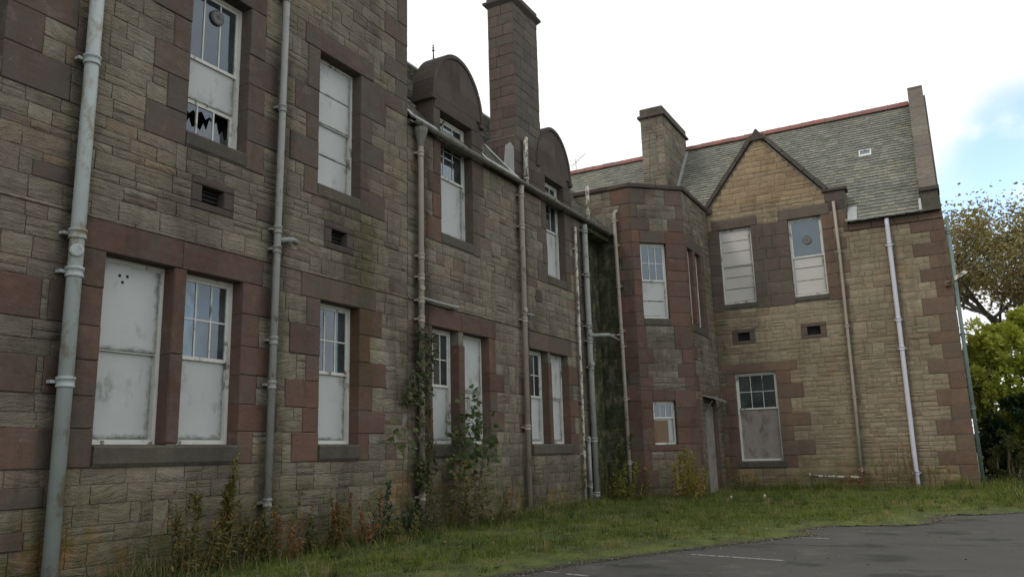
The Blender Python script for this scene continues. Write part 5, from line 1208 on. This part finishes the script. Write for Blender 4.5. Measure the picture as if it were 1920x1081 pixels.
weed('young_ash', 'blue green young shrub with paired leaflets by the ivy pipe', B, (.45, 12.0, .0), [(0, 0, 1.15, .02, .22), (.1, -.15, .85, .1, .15), (.05, .15, .7, .12, .1), (.1, -.3, .6, .1, -.1), (.15, .3, .5, .2, .1)], 'blue_leaf', .085, .032, 'oval', 110, (0, 1), start=.15)
weed('low_weed', 'dark green nettles left of the ivy pipe', 'weed', (.5, 12.75, .0), [.4, .5, .55, .45, .5, .6, .4, .35], 'blue_leaf', .07, .035, 'oval', 120, (0, .7), start=.1)
for k, (y, x, lb, mt, hh_) in enumerate(((7.75, .75, 'olive seeding stalks below the left half of the double window', 'bud_leaf', .8), (8.75, .6, 'yellow brown willowherb stalks right of the tall buddleia', 'bud_leaf', 1.0), (9.5, .55, 'brown and green stalks hiding the foot of the grey pipe', 'rust_leaf', .7),
        (10.6, .55, 'mixed olive stalks left of the rusty seeding weed', 'bud_leaf', .75), (11.45, .5, 'thin rusty stalks right of the rusty seeding weed', 'rust_leaf', .8), (12.4, .6, 'yellow green scrub between the young ash and the ivy', 'yel_leaf', .55), (13.3, .7, 'dark scrub at the foot of the ivy', 'moss_leaf', .8), (14.3, .75, 'brown bramble stalks just right of the ivy pipe', 'moss_leaf', 1.0), (16.0, .6, 'straggly brown stalks right of the sapling', 'bud_leaf', .7))):
    weed('scrub', lb, 'weed', (x, y, .02), [(rg.uniform(-.25, .3), rg.uniform(-.4, .4), hh_ * rg.uniform(.5, 1.25), rg.uniform(-.1, .35), rg.uniform(-.4, .4)) for _ in range(11)], mt, .085, .024, 'narrow', 55, (0, 1), start=.2, group='scrub along the foot of the long wall')
# ivy climbing the pipe
iv = root('ivy', 'dark ivy climbing the pipe where the two ranges meet', 'ivy', (.25, 13.8, 0)); L = ([], [], [])
st_ = PB()
for s in range(5):
    pts = [Vector((.22, 13.75 + rg.uniform(-.12, .12), 0))]
    while pts[-1].z < rg.uniform(2.6, 4.4): q = pts[-1]; pts.append(Vector((.23 + rg.uniform(-.04, .06), min(14.1, max(13.35, q.y + rg.uniform(-.13, .13))), q.z + rg.uniform(.18, .3))))
    st_.tube(pts, .009, 4)
st_.build('stem', M['stem'], iv)
def ivyden(y, z):
    d = abs(y - 13.7 + .12 * math.sin(z * 3)); w_ = .20 + .22 * max(0, 1 - abs(z - 3.1) / .9) + .25 * max(0, 1 - z / 1.2) + .12 * math.sin(z * 5 + 1)
    return d < w_ and z < 4.15
k = 0
while k < 1050:
    y, z = rg.uniform(12.9, 14.6), rg.uniform(0, 4.2)
    if not ivyden(y, z) or gnoise(y * 2.1, z * 2.1, 1.6) < -.12: continue
    c = Vector((.10 + rg.uniform(0, .22), y, z)); leaf(L, c, rv() + Vector((.3, 0, -.6)), rv(.5) + Vector((1, 0, .6)), rg.uniform(.05, .10), rg.uniform(.045, .08), 'maple' if rg.random() < .5 else 'oval', rg.random() ** 1.3); k += 1
poly_mesh('foliage', *L, M['moss_leaf'], iv)
# sapling in front of the paired windows
def sapling(label, base, stems, mat, ln, n, name='sycamore_sapling', tone=(0, 1), spread=.2, low=.3):
    T = root(name, label, 'sapling', base); L = ([], [], []); st_ = PB()
    for (dx, dy, H, lx, ly) in stems:
        pts = stalk(Vector(base) + Vector((dx, dy, 0)), H, (lx, ly), 8, .12); st_.tube(pts, [.018 * (1.1 - .95 * k / 8) for k in range(9)], 5)
        for k in range(int(n * H)):
            f = low + (1 - low) * rg.random() ** .8; q = f * 8; i = min(7, int(q)); c = pts[i].lerp(pts[i + 1], q - i); dd = Vector((rg.gauss(.2, .8), rg.gauss(0, 1), rg.gauss(.15, .5))).normalized(); e = c + dd * rg.uniform(.4, 1) * spread
            if k % 3 == 0: st_.tube([c, e], [.004, .002], 3)
            leaf(L, e, dd + Vector((.1, 0, -.5)), Vector((.7, -.4, .8)) + rv(.4), ln * rg.uniform(.55, 1.25), ln * rg.uniform(.5, .8), 'maple', rg.uniform(*tone))
    st_.build('stem', M['stem'], T); poly_mesh('foliage', *L, M[mat], T); return T
sapling('green sycamore sapling in front of the nearer paired windows', (.45, 15.05, 0), [(0, 0, 2.75, .03, .03), (.05, .1, 2.3, .1, .12), (-.05, -.1, 2.1, .02, -.12)], 'syc_leaf', .15, 34, spread=.28, low=.55, tone=(0, .75))
sapling('brownish leafless lower sapling beside the ivy pipe', (.4, 14.75, 0), [(0, 0, 1.6, .05, .2), (.05, .3, 1.3, .1, .4), (.1, -.2, 1.4, .05, 0), (.1, .5, 1.0, .1, .5)], 'bud_leaf', .09, 75, name='bramble', tone=(.1, .9), spread=.3, low=.1)
sapling('small sycamore shoot with few leaves right of the single window', (.3, 12.95, .0), [(0, 0, 2.15, .03, -.06)], 'syc_leaf', .15, 12, tone=(.2, .9), spread=.22, low=.75)
# shrubs in the corner by the recess and the bay
weed('buddleia', 'yellow green shrub at the foot of the recess pipes', B, (.7, 23.4, .05), [(rg.uniform(-.5, .5), rg.uniform(-.5, .5), rg.uniform(.4, 1.35), rg.uniform(-.4, .6), rg.uniform(-.5, .5)) for _ in range(18)], 'yel_leaf', .15, .035, 'narrow', 70, (0, .8), start=.1)
weed('buddleia', 'yellowing shrub with golden leaves in front of the bay', B, (2.25, 24.6, .1), [(rg.uniform(-.45, .45), rg.uniform(-.4, .4), rg.uniform(.5, 1.6), rg.uniform(-.3, .5), rg.uniform(-.4, .4)) for _ in range(16)], 'yel_leaf', .14, .038, 'narrow', 70, (.45, 1), start=.1)
weed('buddleia', 'small drooping grey leaved shoot beside the recess window', B, (.35, 23.3, .05), [(0, 0, 2.3, .12, .05), (.05, 0, 2.1, .2, .1)], 'bud_leaf', .14, .04, 'narrow', 22, (.1, .6), start=.75)
weed('dead_weed', 'tall brown dead stalk in front of the bay', 'weed', (1.6, 24.3, .05), [(0, 0, 2.2, .02, .02), (.2, .1, 1.6, .1, 0)], 'rust_leaf', .05, .02, 'narrow', 22, (0, .6), start=.4)
weed('low_weed', 'dull green weeds below the blocked door', 'weed', (3.0, 28.3, .1), [(rg.uniform(-.5, .6), rg.uniform(-.5, .6), rg.uniform(.3, .7), 0, 0) for _ in range(14)], 'bud_leaf', .10, .03, 'narrow', 60, (0, .7), start=.1)
for k, (x, lb) in enumerate(((6.9, 'rust brown dock stalks beside the slim tan pipe'), (7.55, 'group of dry brown stalks left of the lilac white pipe'), (8.05, 'dry reddish stalks touching the lilac white pipe'), (8.9, 'low dry stalks right of the lilac white pipe'))):
    weed('dock_plant', lb, 'weed', (x, 29.05, .1), [(rg.uniform(-.3, .3), rg.uniform(-.12, .2), rg.uniform(.6, 1.5 if k in (1, 2) else .9), rg.uniform(-.06, .06), 0) for _ in range(7)], 'rust_leaf', .05, .02, 'narrow', 70, (0, .8), start=.15, group='dry weeds along the wing wall')
weed('dock_plant', 'low rusty leaves at the foot of the slim tan pipe', 'weed', (6.35, 28.9, .1), [(rg.uniform(-.4, .4), rg.uniform(-.2, .2), rg.uniform(.2, .5), rg.uniform(-.4, .4), 0) for _ in range(10)], 'rust_leaf', .09, .03, 'narrow', 60, (.2, 1), start=.1)
for k, (x, y, lb) in enumerate(((4.5, 29.0, 'grass tuft under the plywood window'), (5.6, 29.0, 'grass tuft under the broken branch pipe'), (9.5, 28.9, 'long dry grass tuft by the outer corner'), (10.7, 29.2, 'rough grass tuft just beyond the outer corner'))):
    V, Fq, T_ = [], [], []
    for _ in range(260): blade(x + rg.gauss(0, .28), y + rg.gauss(0, .13) - .1, .1, rg.uniform(.15, .5), .008, rg.uniform(.2, 1), .6)
    o = poly_mesh('grass_tuft', V, Fq, T_, M['grass']); o['label'] = lb; o['category'] = 'grass tuft'; o['group'] = 'grass tufts along the wing wall'

# bushes and trees right of the wing
def bush(name, label, c, rad, mat, n, ln, wd, tone_f, clumps=60, cat='bush', shape='oval', stems=6, group=None):
    T = root(name, label, cat, (c[0], c[1], .1), group); L = ([], [], []); C_ = Vector(c); st_ = PB(); cl = []
    while len(cl) < clumps:
        d = rv().normalized(); f = rg.uniform(.45, 1.0) ** .6; q = C_ + Vector((d.x * rad[0] * f, d.y * rad[1] * f, d.z * rad[2] * f))
        if q.z > .3: cl.append((q, rg.uniform(.28, .62) * min(rad) * .42, rg.uniform(-.2, .2)))
    for q, r_, tb in cl:
        for _ in range(n // clumps):
            d = rv().normalized(); p_ = q + d * r_ * rg.uniform(.55, 1.05)
            if p_.z < .1: continue
            leaf(L, p_, d + Vector((0, 0, .5)) + rv(.4), rv(.6) + Vector((0, 0, 1)), ln * rg.uniform(.6, 1.25), wd * rg.uniform(.7, 1.2), shape, min(1, max(0, tone_f(p_) + tb + rg.uniform(-.2, .2))))
    for k in range(stems):
        a = rg.uniform(0, 6.28); e = cl[k][0]; b = Vector((C_.x + rg.uniform(-.3, .3), C_.y + rg.uniform(-.3, .3), .0)); st_.tube([b, b.lerp(e, .5) + rv(.15), e], [.06, .04, .015], 5)
    st_.build('trunk', M['stem'], T); poly_mesh('crown', *L, M[mat], T); return T
bush('laurel_bush', 'tall bright yellow green laurel behind the outer corner of the wing', (11.75, 36.4, 3.35), (2.2, 1.6, 3.1), 'laurel', 38000, .21, .10, lambda q: .55, 220)
bush('laurel_bush', 'darker laurel at the right edge of the view', (15.2, 37.0, 3.4), (2.2, 2.0, 3.5), 'laurel', 7000, .17, .065, lambda q: .25, 70)
bush('rhododendron', 'low dark evergreen bush in front of the bright laurel', (12.1, 34.7, 1.4), (2.1, 1.1, 1.75), 'darkev', 17000, .15, .07, lambda q: .4, 110)
bush('shrub', 'brown thinning shrub between the corner pipe and the dark evergreen', (10.95, 32.9, .95), (.7, .6, 1.0), 'bud_leaf', 2600, .09, .035, lambda q: .3, 30)
bush('conifer', 'dark conifer mass behind the laurel', (17.5, 46, 4.0), (4.5, 3, 4.5), 'darkev', 8000, .22, .07, lambda q: .3, 90)
def tree(label, base, H, mat, nl, ln, seed, spread=1.0, group=None, tf=.5, shape='maple'):
    r_ = random.Random(seed); T = root('broadleaf_tree', label, 'tree', base, group); tr = PB(); br = PB(); tips = []
    def grow(p0, d, L_, r0, lev):
        pts = [p0]; n = 4
        for k in range(n): d = (d + Vector((r_.gauss(0, .13), r_.gauss(0, .13), r_.gauss(.03, .07)))).normalized(); pts.append(pts[-1] + d * L_ / n)
        (tr if lev == 0 else br).tube(pts, [r0 * (1 - .5 * k / n) for k in range(n + 1)], 7 if lev < 2 else 4, cap=False)
        if lev >= 4: tips.append((pts[-1], d)); tips.append((pts[2], d)); return
        for k in range((4 if lev else 6)):
            f = r_.uniform(.4, 1.0) if lev else r_.uniform(.35, 1.0); q = f * n; i = min(n - 1, int(q)); c = pts[i].lerp(pts[i + 1], q - i)
            a = r_.uniform(0, 6.28); o_ = Vector((math.cos(a), math.sin(a), r_.uniform(-.1, .5))) * spread
            grow(c, (d * .75 + o_ * .8).normalized(), L_ * r_.uniform(.55, .75), r0 * .48, lev + 1)
        if lev: tips.append((pts[-1], d))
    grow(Vector(base), Vector((0, 0, 1)), H * .42, H * .022, 0)
    L = ([], [], []); sv = rg.getstate()
    for _ in range(nl):
        c, d = r_.choice(tips); p_ = c + Vector((r_.gauss(0, .38), r_.gauss(0, .38), r_.gauss(0, .34)))
        dn = mnoise.noise(p_ * .55)
        if dn < -.28: continue
        leaf(L, p_, Vector((r_.gauss(0, 1), r_.gauss(0, 1), r_.gauss(-.2, .5))), Vector((r_.gauss(0, .6), r_.gauss(0, .6), 1)), ln * r_.uniform(.6, 1.25), ln * r_.uniform(.45, .75), shape, min(1, max(0, tf + dn * .5 + r_.uniform(-.25, .25))))
    tr.build('trunk', M['bark'], T); br.build('branches', M['bark'], T); poly_mesh('crown', *L, M[mat], T); return T
tree('thinning autumn sycamore with olive and brown leaves behind the laurel', (13.9, 45, .1), 16.5, 'autumn', 36000, .15, 11, 1.0, tf=.55)
tree('second bare topped autumn tree farther behind at the right edge', (19.0, 50, .1), 16, 'autumn', 7000, .20, 5, 1.0)
# boundary wall far behind, closing the view under the trees
p = PB(); p.box(10.5, 60, 54, 54.5, 0, 2.2); o = p.build('boundary_wall', M['mortar']); o['label'] = 'low rubble boundary wall far behind the trees'; o['category'] = 'wall'
# rubble bits lying in the grass
for k, (x, y, lb) in enumerate(((3.6, 24.4, 'small pale stone lying in the grass, the left one'), (4.45, 24.9, 'pale crumpled litter lying in the grass'), (7.25, 28.6, 'grey broken slab lying by the wing wall'))):
    vs, fs = TPL[k + 12]; s = (.06, .04, 1.5) if k < 2 else (.55, .3, 1.2); p = PB(); p.m = Matrix.Translation((x, y, .18)); p.add([(v[0] * s[0], v[1] * s[1], (v[2]) * s[2]) for v in vs], fs)
    o = p.build('loose_stone', M['paint'] if k < 2 else M['sill'], smooth=True); o['label'] = lb; o['category'] = 'stone'
